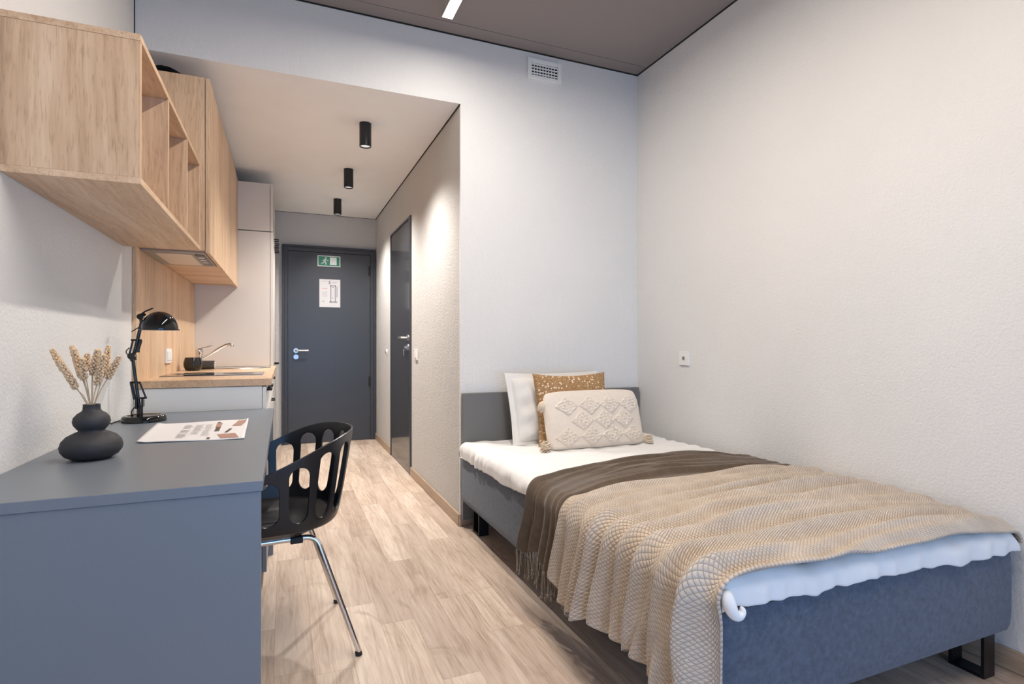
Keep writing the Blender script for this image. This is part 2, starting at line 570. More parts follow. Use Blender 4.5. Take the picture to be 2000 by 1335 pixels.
# black shadow gaps where ceiling meets wall
S('trim_1', MB().box(XL, XR, YB - 0.006, YB, ZC - 0.007, ZC), M['gap'])
S('trim_2', MB().box(XR - 0.006, XR, YN, YB, ZC - 0.007, ZC), M['gap'])
S('trim_3', MB().box(XC - 0.005, XC, YB + 0.002, YE, ZS - 0.008, ZS), M['gap'])
S('trim_4', MB().box(XL, XL + 0.004, YB - 0.004, YB, ZS, ZC - 0.007), M['gap'])
S('trim_5', MB().box(XL, XC, YE - 0.004, YE, ZS - 0.004, ZS), M['gap'])
# skirting boards
SK = 0.072
S('baseboard_corridor', MB().box(XC - 0.014, XC, YB - 0.014, 4.50, 0, SK).box(XC - 0.014, XC, 5.43, YE, 0, SK), M['skirt'], bevel=0.004)
S('baseboard_back', MB().box(XC - 0.014, XR - 0.014, YB - 0.012, YB, 0, SK), wood('skirting_oak_cross', 0, (0.33, 0.235, 0.16), (0.43, 0.32, 0.23), (0.52, 0.40, 0.30)), bevel=0.003)
S('baseboard_right', MB().box(XR - 0.014, XR, YN, YB - 0.012, 0, SK), M['skirt'], bevel=0.004)
S('baseboard_left', MB().box(XL, XL + 0.014, YN, 3.12, 0, SK), M['skirt'], bevel=0.004)

# window behind the camera
w = struct('window_1', ((WIN[0] + WIN[1]) / 2, YN - 0.06, WIN[2]))
f = MB()
fx0, fx1, fz0, fz1 = WIN
for (a0, a1, c0, c1) in ((fx0, fx0 + 0.06, fz0, fz1), (fx1 - 0.06, fx1, fz0, fz1), (fx0 + 0.06, fx1 - 0.06, fz0, fz0 + 0.06), (fx0 + 0.06, fx1 - 0.06, fz1 - 0.06, fz1), ((fx0 + fx1) / 2 - 0.035, (fx0 + fx1) / 2 + 0.035, fz0 + 0.06, fz1 - 0.06)):
    f.box(a0, a1, YN - 0.09, YN - 0.03, c0, c1)
f.build('window_frame', M['upvc'], w)
MB().box(fx0 + 0.05, fx1 - 0.05, YN - 0.062, YN - 0.058, fz0 + 0.05, fz1 - 0.05).build('window_pane', M['glass'], w)

# ------------------------------------------------------------------ entrance door
d = struct('door_1', (0.47, YE, 0))
x0, x1, zt = -0.022, 0.965, 2.155
f = MB()
f.box(x0, x0 + 0.022, YE - 0.045, YE - 0.0005, 0, zt).box(x1 - 0.022, x1, YE - 0.045, YE - 0.0005, 0, zt).box(x0 + 0.022, x1 - 0.022, YE - 0.045, YE - 0.0005, zt - 0.022, zt)
f.box(x0 + 0.022, x0 + 0.056, YE - 0.032, YE - 0.0005, 0, zt - 0.022).box(x1 - 0.060, x1 - 0.022, YE - 0.032, YE - 0.0005, 0, zt - 0.022).box(x0 + 0.056, x1 - 0.060, YE - 0.032, YE - 0.0005, zt - 0.064, zt - 0.022)
f.build('door_frame', M['frame'], d, 0.002)
lf = bx('door_leaf', M['door'], d, x0 + 0.060, x1 - 0.064, YE - 0.022, YE - 0.001, 0.008, zt - 0.068, bevel=0.001)
def lever(parent, P, along, out, z, L=0.125, m=None):
    """lever handle: rosette at P (x, y), lever runs along a unit vector, standing off the door along out"""
    m = m or M['steel']
    P = Vector((P[0], P[1], z)); A = Vector(along); O = Vector(out)
    mb = MB().cyl(P, P + O * 0.008, 0.026)
    mb.tube([P, P + O * 0.045, P + O * 0.052 + A * 0.008, P + O * 0.052 + A * 0.03, P + O * 0.052 + A * L], 0.009, 12)
    return mb.build('door_handle', m, parent, smooth=40)
lever(d, (0.118, YE - 0.022), (1, 0, 0), (0, -1, 0), 1.012)
mb = MB().cyl((0.118, YE - 0.022, 0.944), (0.118, YE - 0.031, 0.944), 0.026).cyl((0.118, YE - 0.03, 0.944), (0.118, YE - 0.036, 0.944), 0.012)
mb.build('lock_rosette', M['steel'], d, smooth=40)
for z in (1.91, 0.66):
    MB().cyl((0.893, YE - 0.032, z - 0.055), (0.893, YE - 0.032, z + 0.055), 0.009, seg=12).build('hinge', M['gap'], d, smooth=40)
MB().cyl((0.46, YE - 0.033, 2.107), (0.46, YE - 0.036, 2.107), 0.006, seg=10).build('frame_stud', M['gap'], d)

# emergency exit sign on the door leaf
yd = YE - 0.0225
e = thing('exit_sign', 'small green and white emergency exit pictogram sign at the top of the entrance door', 'sign', (0.458, yd, 1.945))
MB().box(0.338, 0.578, yd - 0.004, yd, 1.938, 2.056).build('sign_border', M['signw'], e)
MB().box(0.347, 0.569, yd - 0.0048, yd - 0.004, 1.946, 2.048).build('green_field', M['green'], e)
mb = MB(); ys = (yd - 0.0056, yd - 0.0048)
# running figure, arrow and doorway in white
mb.cyl((0.425, ys[1], 2.030), (0.425, ys[0], 2.030), 0.0085, seg=14)
for poly in ([(0.412, 2.020), (0.428, 2.018), (0.421, 1.990), (0.403, 1.992)],
             [(0.405, 1.996), (0.419, 1.996), (0.432, 1.976), (0.428, 1.956), (0.420, 1.958), (0.421, 1.974)],
             [(0.404, 1.996), (0.414, 1.990), (0.398, 1.970), (0.376, 1.966), (0.376, 1.973), (0.393, 1.977)],
             [(0.424, 2.018), (0.429, 2.012), (0.440, 2.000), (0.454, 2.004), (0.452, 2.010), (0.441, 2.008)],
             [(0.414, 2.018), (0.398, 2.012), (0.388, 1.996), (0.394, 1.994), (0.402, 2.006), (0.413, 2.009)],
             [(0.468, 1.956), (0.538, 1.956), (0.538, 2.040), (0.468, 2.040)]):
    mb.prism(poly, 1, ys[1], ys[0])
mb.build('white_pictogram', M['signw'], e)

# evacuation plan in a clear sleeve
p = thing('evacuation_plan', 'white printed floor plan sheet in a clear sleeve taped to the entrance door', 'notice', (0.465, yd, 1.49))
MB().box(0.357, 0.577, yd - 0.003, yd, 1.490, 1.797).build('sheet', M['plan'], p)
mb = MB(); ya, yb_ = yd - 0.0038, yd - 0.003
for (a0, a1, c0, c1) in ((0.470, 0.482, 1.55, 1.73), (0.520, 0.532, 1.55, 1.73), (0.470, 0.532, 1.722, 1.734), (0.462, 0.545, 1.538, 1.556), (0.487, 0.512, 1.705, 1.715), (0.488, 0.505, 1.585, 1.595), (0.538, 0.548, 1.60, 1.72), (0.487, 0.490, 1.60, 1.70), (0.512, 0.515, 1.60, 1.70),
                         (0.385, 0.445, 1.772, 1.776), (0.455, 0.475, 1.742, 1.782), (0.490, 0.545, 1.765, 1.769), (0.490, 0.530, 1.752, 1.756)):
    mb.box(a0, a1, ya, yb_, c0, c1)
for k in range(5):
    mb.box(0.386, 0.392 + 0.006 * (k % 3), ya, yb_, 1.655 - 0.012 * k, 1.658 - 0.012 * k).box(0.402, 0.440, ya, yb_, 1.655 - 0.012 * k, 1.657 - 0.012 * k)
mb.build('plan_drawing', M['planl'], p)
MB().box(0.385, 0.442, ya, yb_, 1.690, 1.702).build('red_heading', M['planp'], p)
MB().box(0.388, 0.412, ya, yb_, 1.545, 1.565).build('green_patch', M['plang'], p)

# ------------------------------------------------------------------ bathroom door in the corridor wall
d = struct('door_2', (XC, 4.97, 0))
MB().box(XC - 0.012, XC, 4.505, 4.553, 0.0, 2.145).box(XC - 0.012, XC, 5.405, 5.425, 0.0, 2.145).box(XC - 0.012, XC, 4.553, 5.405, 2.125, 2.145).build('door_frame', M['frame'], d, 0.001)
bx('door_leaf', M['door2'], d, XC - 0.007, XC - 0.0005, 4.556, 5.402, 0.006, 2.122, bevel=0.0008)
lever(d, (XC - 0.007, 4.625), (0, 1, 0), (-1, 0, 0), 1.135, 0.13)
MB().cyl((XC - 0.007, 4.625, 1.055), (XC - 0.016, 4.625, 1.055), 0.026).box(XC - 0.036, XC - 0.016, 4.622, 4.628, 1.045, 1.065).build('lock_rosette', M['steel'], d, smooth=40)
k = thing('door_key', 'steel key hanging from the bathroom door lock', 'key', (XC - 0.036, 4.625, 1.045))
MB().cyl((XC - 0.045, 4.625, 1.030), (XC - 0.040, 4.625, 1.030), 0.012, seg=16).box(XC - 0.044, XC - 0.041, 4.619, 4.631, 0.985, 1.022).build('key_blade', M['steel'], k)

# ------------------------------------------------------------------ switches and sockets
def plate(name, label, cat, c, n, size, rocker, dark=False, gang=1):
    """wall plate: c centre on the wall, n wall normal 'x-','x+' ; size (along y, z)"""
    sx = -1 if n == 'x-' else 1
    t = thing(name, label, cat, c)
    a, h = size[0] / 2, size[1] / 2
    xs = sorted((c[0], c[0] + sx * 0.011))
    MB().box(xs[0], xs[1], c[1] - a, c[1] + a, c[2] - h, c[2] + h).build('cover_plate', M['plastic'], t, 0.002)
    for g in range(gang):
        cy_ = c[1] + (g - (gang - 1) / 2) * size[1] * 0.85
        if rocker == 'rocker':
            xs = sorted((c[0] + sx * 0.011, c[0] + sx * 0.015))
            r = size[1] * 0.31
            MB().box(xs[0], xs[1], cy_ - r, cy_ + r, c[2] - r, c[2] + r).build('rocker', M['plastic'], t, 0.001)
        else:
            R = size[1] * rocker
            MB().cyl((c[0] + sx * 0.011, cy_, c[2]), (c[0] + sx * 0.0125, cy_, c[2]), R * 1.25).build('socket_ring', M['plastic'], t, smooth=40)
            MB().cyl((c[0] + sx * 0.0125, cy_, c[2]), (c[0] + sx * 0.0130, cy_, c[2]), R).build('socket_hole', M['hole'], t, smooth=40)
    return t
plate('wall_socket', 'white single socket plate on the plain wall above the bed', 'socket', (XR, 2.665, 0.996), 'x-', (0.082, 0.084), 0.14)
plate('light_switch', 'white double light switch on the corridor wall just before the gloss door', 'light switch', (XC, 4.315, 0.998), 'x-', (0.082, 0.085), 'rocker')
t = thing('round_push_button', 'tiny white round button on the corridor wall between the two dark doors', 'button', (XC, 5.675, 1.002))
MB().cyl((XC, 5.675, 1.002), (XC - 0.012, 5.675, 1.002), 0.028).build('button_base', M['plastic'], t, smooth=40)
MB().cyl((XC - 0.012, 5.675, 1.002), (XC - 0.018, 5.675, 1.002), 0.014).build('push_disc', M['hole'], t, smooth=40)

# ------------------------------------------------------------------ air vent
v = thing('air_vent', 'white square louvred air vent high on the back wall under the dark ceiling', 'vent', (1.5225, YB, 2.74))
vx0, vx1, vz0, vz1 = 1.405, 1.640, 2.742, 2.873
ix0, ix1, iz0, iz1 = 1.432, 1.614, 2.768, 2.844
mb = MB()
for c in ((vx0, ix0, vz0, vz1), (ix1, vx1, vz0, vz1), (ix0, ix1, vz0, iz0), (ix0, ix1, iz1, vz1)):
    mb.box(c[0], c[1], YB - 0.016, YB, c[2], c[3])
mb.build('vent_frame', M['vent'], v, 0.002)
MB().box(ix0, ix1, YB - 0.002, YB - 0.0005, iz0, iz1).build('vent_backing', M['dark'], v)
for k in range(4):
    z = iz0 + (iz1 - iz0) * (k + 0.5) / 4 + 0.002
    MB().box(ix0, ix1, YB - 0.013, YB - 0.009, z - 0.004, z + 0.004).build('horizontal_slat', M['vent'], v)
for k in range(8):
    x = ix0 + (ix1 - ix0) * (k + 1) / 9
    MB().box(x - 0.0025, x + 0.0025, YB - 0.008, YB - 0.003, iz0, iz1).build('vertical_slat', M['vent'], v)

# ------------------------------------------------------------------ ceiling strip light
for sy0, sy1, watts, lab in ((-0.20, 2.842, STRIP_W, 'long glowing linear light profile fixed under the dark ceiling'),):
    sx0, sx1, sz = 0.772, 0.832, 2.815
    s = thing('ceiling_strip_light', lab, 'ceiling light', (0.80, (sy0 + sy1) / 2, ZC))
    for c in ((sx0, sx0 + 0.003, sy0, sy1), (sx1 - 0.003, sx1, sy0, sy1)):
        MB().box(*c, sz, ZC).build('profile_side', M['profile'], s)
    for c in ((sx0 + 0.003, sx1 - 0.003, sy1 - 0.003, sy1), (sx0 + 0.003, sx1 - 0.003, sy0, sy0 + 0.003)):
        MB().box(*c, sz, ZC).build('end_cap', M['profile'], s)
    MB().box(sx0 + 0.003, sx1 - 0.003, sy0 + 0.003, sy1 - 0.003, sz + 0.001, sz + 0.004).build('glowing_diffuser', M['strip'], s)
    ld = bpy.data.lights.new('strip_light', 'AREA')
    ld.shape = 'RECTANGLE'; ld.size = sx1 - sx0 - 0.008; ld.size_y = sy1 - sy0 - 0.34
    ld.energy = watts; ld.color = STRIP_COL; ld.spread = math.radians(180)
    lo = bpy.data.objects.new('strip_light', ld)
    put(lo, s)
    lo.location = ((sx0 + sx1) / 2 - s.location.x, -0.165, sz - 0.0005 - ZC)

# ------------------------------------------------------------------ corridor downlights
for i, (y, lab) in enumerate(((3.665, 'black cylinder ceiling downlight nearest the room, first of the three in the corridor'),
                              (4.675, 'middle one of the three black cylinder ceiling downlights in the corridor'),
                              (5.68, 'black cylinder ceiling downlight nearest the entrance door, farthest of the three'))):
    x = 0.487
    t = thing('ceiling_downlight', lab, 'downlight', (x, y, ZS), group='black cylinder downlights on the corridor ceiling')
    R = 0.038
    MB().lathe([(R, 0.0), (R, -0.150), (R - 0.004, -0.152), (R - 0.005, -0.144), (R - 0.005, -0.10)], (x, y, ZS), 32).build('cylinder_body', M['black_h'] if False else M['blackp'], t, smooth=40)
    MB().lathe([(0.001, -0.1435), (R - 0.006, -0.1435), (R - 0.006, -0.1425), (0.001, -0.1425)], (x, y, ZS), 24).build('lens', M['spotlens'], t, smooth=40)
    ld = bpy.data.lights.new('downlight_bulb', 'SPOT')
    ld.energy = SPOT_W; ld.color = SPOT_COL; ld.spot_size = math.radians(140); ld.spot_blend = 1.0; ld.shadow_soft_size = 0.025
    lo = bpy.data.objects.new('downlight_bulb', ld)
    put(lo, t)
    lo.location = (0, 0, -0.16)

# ------------------------------------------------------------------ desk
dk = thing('desk', 'slate grey panel desk standing against the left wall', 'desk', (-0.36, 2.28, 0))
DX0, DX1, DY0, DY1 = XL + 0.002, -0.048, 1.462, 3.105
bx('desk_top', M['desk'], dk, DX0, DX1, DY0, DY1, 0.725, 0.75)
bx('side_panel', M['desk'], dk, DX0, DX1 - 0.004, DY0 + 0.004, DY0 + 0.029, 0.0, 0.7245)
bx('side_panel', M['desk'], dk, DX0, DX1 - 0.004, DY1 - 0.025, DY1, 0.0, 0.7245)
bx('back_panel', M['desk'], dk, DX0 + 0.014, DX0 + 0.034, DY0 + 0.030, DY1 - 0.026, 0.30, 0.7245)
# mobile pedestal under the far end
pd = thing('drawer_pedestal', 'dark grey drawer pedestal standing under the far end of the desk', 'drawer unit', (-0.28, 2.88, 0))
bx('body', M['desk'], pd, -0.56, -0.092, 2.70, 3.06, 0.05, 0.60)
for k in range(3):
    z = 0.06 + 0.18 * k
    dr = bx('drawer', M['desk'], pd, -0.091, -0.073, 2.702, 3.058, z, z + 0.172)
    MB().tube([(-0.073, 2.80, z + 0.14), (-0.055, 2.80, z + 0.14), (-0.055, 2.96, z + 0.14), (-0.073, 2.96, z + 0.14)], 0.004, 8).build('handle', M['black_h'], dr, smooth=40)
for (x, y) in ((-0.12, 2.73), (-0.52, 2.73), (-0.12, 3.03), (-0.52, 3.03)):
    MB().cyl((x - 0.012, y, 0.024), (x + 0.012, y, 0.024), 0.024, seg=20).cyl((x, y, 0.03), (x, y, 0.05), 0.008).build('caster', M['rubber'], pd, smooth=40)

# ------------------------------------------------------------------ hanging shelf over the desk
sh = thing('wall_shelf', 'open pale oak wall shelf with upright dividers hanging over the desk', 'shelf', (XL, 2.37, 1.52))
hx0, hx1, hy0, hy1, hz0, hz1 = XL + 0.001, -0.364, 1.788, 2.947, 1.520, 1.932
tb = 0.018
bx('top_board', M['wy'], sh, hx0, hx1, hy0, hy1, hz1 - tb, hz1, bevel=0.0008)
bx('bottom_board', M['wy'], sh, hx0, hx1, hy0, hy1, hz0, hz0 + tb, bevel=0.0008)
zi0, zi1 = hz0 + tb + 0.0003, hz1 - tb - 0.0003
bx('side_board', M['wz'], sh, hx0, hx1 - 0.001, hy0 + 0.001, hy0 + tb, zi0, zi1, bevel=0.0008)
bx('side_board', M['wz'], sh, hx0, hx1 - 0.001, hy1 - tb, hy1 - 0.001, zi0, zi1, bevel=0.0008)
bx('back_board', M['wz'], sh, hx0, hx0 + 0.008, hy0 + tb + 0.001, hy1 - tb - 0.001, zi0, zi1, bevel=0.0)
for y in (2.180, 2.572):
    bx('divider', M['wz'], sh, hx0 + 0.009, hx1 - 0.001, y, y + tb, zi0, zi1, bevel=0.0008)

# ------------------------------------------------------------------ kitchen
KY0, KY1 = 3.130, 4.950
def bar_handle(parent, x, y0, y1, z, out=0.026):
    return MB().box(x, x + out, y0, y0 + 0.007, z - 0.005, z + 0.005).box(x, x + out, y1 - 0.007, y1, z - 0.005, z + 0.005).box(x + out - 0.008, x + out, y0 + 0.007, y1 - 0.007, z - 0.005, z + 0.005).build('handle', M['black_h'], parent)

units = [(3.130, 3.440, 3.22, 'narrow white base cabinet under the near end of the oak worktop'),
         (3.443, 4.040, 3.50, 'white base cabinet under the black hob'),
         (4.043, 4.950, 4.28, 'wide white base cabinet under the sink and tap')]
for i, (y0, y1, hy, lab) in enumerate(units):
    t = thing('base_cabinet', lab, 'kitchen cabinet', ((XL - 0.10) / 2, (y0 + y1) / 2, 0), group='white kitchen base cabinets')
    mb = MB()
    mb.box(XL + 0.002, -0.106, y0, y1, 0.09, 0.864)
    mb.build('body', M['white'], t, 0.001)
    bx('plinth', M['dark'], t, XL + 0.05, -0.15, y0 + 0.001, y1 - 0.001, 0.0, 0.089)
    dr = bx('drawer', M['white'], t, -0.104, -0.086, y0 + 0.002, y1 - 0.002, 0.722, 0.861)
    bar_handle(dr, -0.086, hy, hy + 0.13, 0.838)
    if i == 0:
        dd = bx('door', M['white'], t, -0.104, -0.086, y0 + 0.002, y1 - 0.002, 0.100, 0.719)
        MB().box(-0.086, -0.060, hy, hy + 0.008, 0.62, 0.70).build('handle', M['black_h'], dd)
    else:
        for z in (0.412, 0.100):
            dd = bx('drawer', M['white'], t, -0.104, -0.086, y0 + 0.002, y1 - 0.002, z, z + 0.307)
            bar_handle(dd, -0.086, hy, hy + 0.13, z + 0.27)
# worktop and splashback
wt = top('worktop', MB().box(XL + 0.019, -0.062, 3.124, KY1 - 0.001, 0.866, 0.903), M['worktop'], 'pale oak kitchen worktop running over the white base cabinets', 'worktop', (-0.36, 4.04, 0.866), bevel=0.002)
sp = top('splashback', MB().box(XL + 0.0005, XL + 0.018, 3.105, KY1 - 0.001, 0.866, 1.548), M['wz'], 'upright pale oak panel on the wall behind the worktop', 'splashback', (XL, 4.04, 0.905), bevel=0.0008)
# wall cabinets
for (y0, y1, lab) in ((3.130, 3.790, 'pale oak wall cabinet nearest the open shelf with the cooker hood under it'),
                      (3.793, 4.370, 'middle pale oak wall cabinet above the worktop'),
                      (4.373, 4.950, 'pale oak wall cabinet next to the tall cream cabinets')):
    t = thing('wall_cabinet', lab, 'kitchen cabinet', (XL, (y0 + y1) / 2, 1.55), group='pale oak kitchen wall cabinets')
    z0, z1 = 1.550, 2.412
    for ya_ in (y0, y1 - 0.018):
        bx('side_board', M['wz'], t, XL + 0.001, -0.3665, ya_, ya_ + 0.018, z0, z1, bevel=0.0008)
    for nm, za_ in (('top_board', z1 - 0.018), ('bottom_board', z0)):
        bx(nm, M['wx'], t, XL + 0.001, -0.3665, y0 + 0.0182, y1 - 0.0182, za_, za_ + 0.018, bevel=0.0008)
    MB().box(XL + 0.001, XL + 0.008, y0 + 0.0184, y1 - 0.0184, z0 + 0.0184, z1 - 0.0184).build('back_board', M['wz'], t)
    bx('door', M['wz'], t, -0.3635, -0.3455, y0 + 0.0012, y1 - 0.0012, 1.537, z1 - 0.001, bevel=0.0008)
# cooker hood let into the underside of the first wall cabinet
hd = thing('cooker_hood', 'slim grey built-in cooker hood under the nearest oak wall cabinet', 'cooker hood', (-0.5, 3.46, 1.54))
hy0_, hy1_ = 3.175, 3.700
MB().box(XL + 0.02, -0.372, hy0_, hy1_, 1.541, 1.5495).build('hood_plate', M['hoodm'], hd, 0.001)
bx('filter_panel', M['hoodl'], hd, -0.600, -0.440, hy0_ + 0.06, hy1_ - 0.05, 1.5375, 1.5405, bevel=0.001)
bx('control_panel', M['jar'], hd, -0.428, -0.382, hy0_ + 0.06, hy1_ - 0.05, 1.5378, 1.5405, bevel=0.001)
for k in range(3):
    bx('lamp_button', M['hoodl'], hd, -0.420, -0.392, 3.30 + 0.09 * k, 3.34 + 0.09 * k, 1.5345, 1.5377, bevel=0.001)
# black flexible duct lying on top of the first wall cabinet
pts = []
for k in range(121):
    a = k / 120
    pts.append((-0.61 + 0.12 * a, 3.168 + 0.25 * (a - 0.5) ** 2, 2.434))
rr = [0.019 + 0.0018 * math.cos(k * PI) for k in range(121)]
top('flexible_duct', MB().tube(pts, rr, 16), M['blackp'], 'ribbed black duct lying on top of the nearest oak wall cabinet', 'duct', (-0.55, 3.2, 2.413), smooth=60)

# hob, sink, tap
hb = thing('induction_hob', 'flush black glass hob with steel rim in the oak worktop', 'hob', (-0.37, 3.62, 0.903))
MB().box(-0.625, -0.112, 3.46, 3.81, 0.9032, 0.906).build('steel_rim', M['steel'], hb)
MB().box(-0.620, -0.117, 3.465, 3.805, 0.9061, 0.9085).build('glass_top', M['hob'], hb)
for (x, y) in ((-0.50, 3.64), (-0.25, 3.64)):
    MB().lathe([(0.080, 0), (0.083, 0), (0.083, 0.0004), (0.080, 0.0004)], (x, y, 0.9086), 40).build('cooking_ring', M['jar'], hb)
sk = thing('sink', 'round inset steel sink rim at the far end of the worktop', 'sink', (-0.32, 4.62, 0.903))
rings = []
for (r, z) in ((0.235, 0.0004), (0.232, 0.0055), (0.212, 0.0060), (0.200, 0.0008), (0.02, 0.0006)):
    rings.append([(-0.33 + r * 1.0 * math.cos(2 * PI * k / 48), 4.63 + r * 0.95 * math.sin(2 * PI * k / 48), 0.903 + z) for k in range(48)])
MB().rings(rings).build('basin', M['steel'], sk, smooth=50)
tp = thing('kitchen_tap', 'chrome mixer tap with a raised lever and slanted spout behind the sink', 'tap', (-0.575, 4.60, 0.903))
MB().lathe([(0.028, 0), (0.028, 0.012), (0.022, 0.02), (0.022, 0.095), (0.026, 0.10), (0.026, 0.135), (0.016, 0.145), (0.002, 0.147)], (-0.575, 4.60, 0.903), 28).build('tap_body', M['chrome'], tp, smooth=40)
MB().tube([(-0.575, 4.60, 0.975), (-0.54, 4.60, 0.985), (-0.50, 4.60, 1.010), (-0.44, 4.60, 1.052), (-0.40, 4.60, 1.075), (-0.375, 4.60, 1.080), (-0.360, 4.60, 1.075), (-0.357, 4.60, 1.060)], [0.011, 0.011, 0.0105, 0.010, 0.010, 0.011, 0.0125, 0.0125], 14).build('spout', M['chrome'], tp, smooth=50)
MB().tube([(-0.575, 4.60, 1.042), (-0.54, 4.60, 1.055), (-0.49, 4.60, 1.068)], [0.008, 0.005, 0.0045], 10).build('lever', M['chrome'], tp, smooth=50)

cp = thing('cup', 'small round black cup on the worktop behind the hob', 'cup', (-0.565, 4.23, 0.903))
MB().lathe([(0.034, 0.0005), (0.046, 0.006), (0.055, 0.030), (0.056, 0.052), (0.050, 0.078), (0.047, 0.088), (0.044, 0.088), (0.047, 0.076), (0.052, 0.050), (0.050, 0.030), (0.040, 0.012), (0.002, 0.009)], (-0.565, 4.23, 0.903), 40).build('bowl', M['cup'], cp, smooth=60)
MB().tube([(-0.565, 4.285, 0.965), (-0.565, 4.305, 0.96), (-0.565, 4.308, 0.94), (-0.565, 4.285, 0.925)], 0.004, 8).build('ear', M['cup'], cp, smooth=50)
jr = thing('canister', 'small dark grey ridged cylinder lying on its side beside the black cup', 'canister', (-0.52, 4.40, 0.903))
a0 = Vector((-0.560, 4.40, 0.935)); a1 = Vector((-0.455, 4.40, 0.935))
mb = MB()
mb.tube([a0 + (a1 - a0) * (k / 24) for k in range(25)], [0.030 + 0.0008 * (k % 2) for k in range(25)], 24)
mb.build('barrel', M['jar'], jr, smooth=30)
mb = MB()
for k in range(6):
    aa = 2 * PI * k / 6
    mb.cyl((-0.4545, 4.40 + 0.017 * math.cos(aa), 0.935 + 0.017 * math.sin(aa)), (-0.450, 4.40 + 0.017 * math.cos(aa), 0.935 + 0.017 * math.sin(aa)), 0.005, seg=10)
mb.build('end_studs', M['plastic'], jr)
plate('wall_socket', 'white double socket plate on the oak panel above the hob', 'socket', (XL + 0.018, 3.86, 1.010), 'x+', (0.155, 0.086), 'rocker', gang=2)

# tall cabinets
for (y0, y1, lab) in ((4.952, 5.680, 'tall cream cabinet beside the oak wall cabinets, nearer of the pair'),
                      (5.683, 6.405, 'tall cream cabinet next to the entrance door, farther of the pair')):
    t = thing('tall_cabinet', lab, 'tall cabinet', ((XL - 0.08) / 2, (y0 + y1) / 2, 0), group='tall cream cabinets')
    bx('lower_body', M['cream'], t, XL + 0.001, -0.108, y0, y1, 0.09, 2.003)
    bx('upper_body', M['cream'], t, XL + 0.001, -0.108, y0, y1, 2.010, 2.400)
    bx('plinth', M['dark'], t, XL + 0.05, -0.15, y0 + 0.002, y1 - 0.002, 0.0, 0.089)
    for (z0, z1, hz) in ((0.10, 2.003, 1.975), (2.010, 2.400, 2.045)):
        dd = bx('door', M['cream'], t, -0.105, -0.086, y0 + 0.0015, y1 - 0.0015, z0, z1, bevel=0.001)
        hy = y1 - 0.16 if y0 < 5 else y0 + 0.06
        bar_handle(dd, -0.086, hy, hy + 0.11, hz, 0.04)
        if z0 < 1:
            bar_handle(dd, -0.086, hy, hy + 0.11, 0.90, 0.04)

# ------------------------------------------------------------------ bed
bed = thing('bed', 'single bed with blue-grey upholstered box base against the back wall', 'bed', (1.56, 2.06, 0))
BX0, BX1, BY0, BY1 = 0.962, 2.163, 1.022, 3.098
ZB = 0.432
def rbox(x0, x1, y0, y1, z0, z1, nx, ny, nz, puff, seed):
    """softly bulging upholstered box as six gridded faces"""
    g = wv(seed, 8, 0.6, 3.0)
    mb = MB()
    def P(x, y, z):
        cx_, cy_ = (x0 + x1) / 2, (y0 + y1) / 2
        tz = np.clip((z - z0) / (z1 - z0), 0, 1)
        bulge = puff * np.sqrt(np.maximum(0, 1 - (2 * tz - 1) ** 4))
        fx_ = np.clip((x - cx_) / ((x1 - x0) / 2), -1, 1)
        fy_ = np.clip((y - cy_) / ((y1 - y0) / 2), -1, 1)
        xx = x - np.sign(fx_) * np.abs(fx_) ** 30 * (puff - bulge)
        yy = y - np.sign(fy_) * np.abs(fy_) ** 40 * (puff - bulge)
        return np.stack([xx, yy, z], -1)
    def lin(a, b, n): return np.linspace(a, b, n)
    X, Z = np.meshgrid(lin(x0, x1, nx), lin(z0, z1, nz), indexing='ij')
    mb.grid(P(X, np.full_like(X, y0), Z)); mb.grid(P(X, np.full_like(X, y1), Z))
    Y, Z = np.meshgrid(lin(y0, y1, ny), lin(z0, z1, nz), indexing='ij')
    mb.grid(P(np.full_like(Y, x0), Y, Z)); mb.grid(P(np.full_like(Y, x1), Y, Z))
    X, Y = np.meshgrid(lin(x0, x1, nx), lin(y0, y1, ny), indexing='ij')
    mb.grid(P(X, Y, np.full_like(X, z0))); mb.grid(P(X, Y, np.full_like(X, z1)))
    return mb
o = rbox(BX0, BX1, BY0, BY1, 0.160, ZB, 30, 40, 14, 0.008, 3).build('box_base', M['bedf'], bed, smooth=50)
bx('headboard', M['head'], bed, 0.972, 2.212, 3.104, 3.134, 0.045, 0.790, bevel=0.002)
def bed_leg(xc, yc):
    mb = MB()
    x0, x1, y0, y1, tk = xc - 0.029, xc + 0.029, yc - 0.052, yc + 0.052, 0.010
    mb.box(x0, x1, y0, y0 + tk, 0.0, 0.159).box(x0, x1, y1 - tk, y1, 0.0, 0.159).box(x0, x1, y0 + tk, y1 - tk, 0.0, tk).box(x0, x1, y0 + tk, y1 - tk, 0.159 - tk, 0.159)
    return mb.build('leg', M['bleg'], bed, 0.001)
for (x, y) in ((2.112, 1.108), (2.112, 2.98), (1.040, 2.98), (1.020, 1.108)):
    bed_leg(x, y)

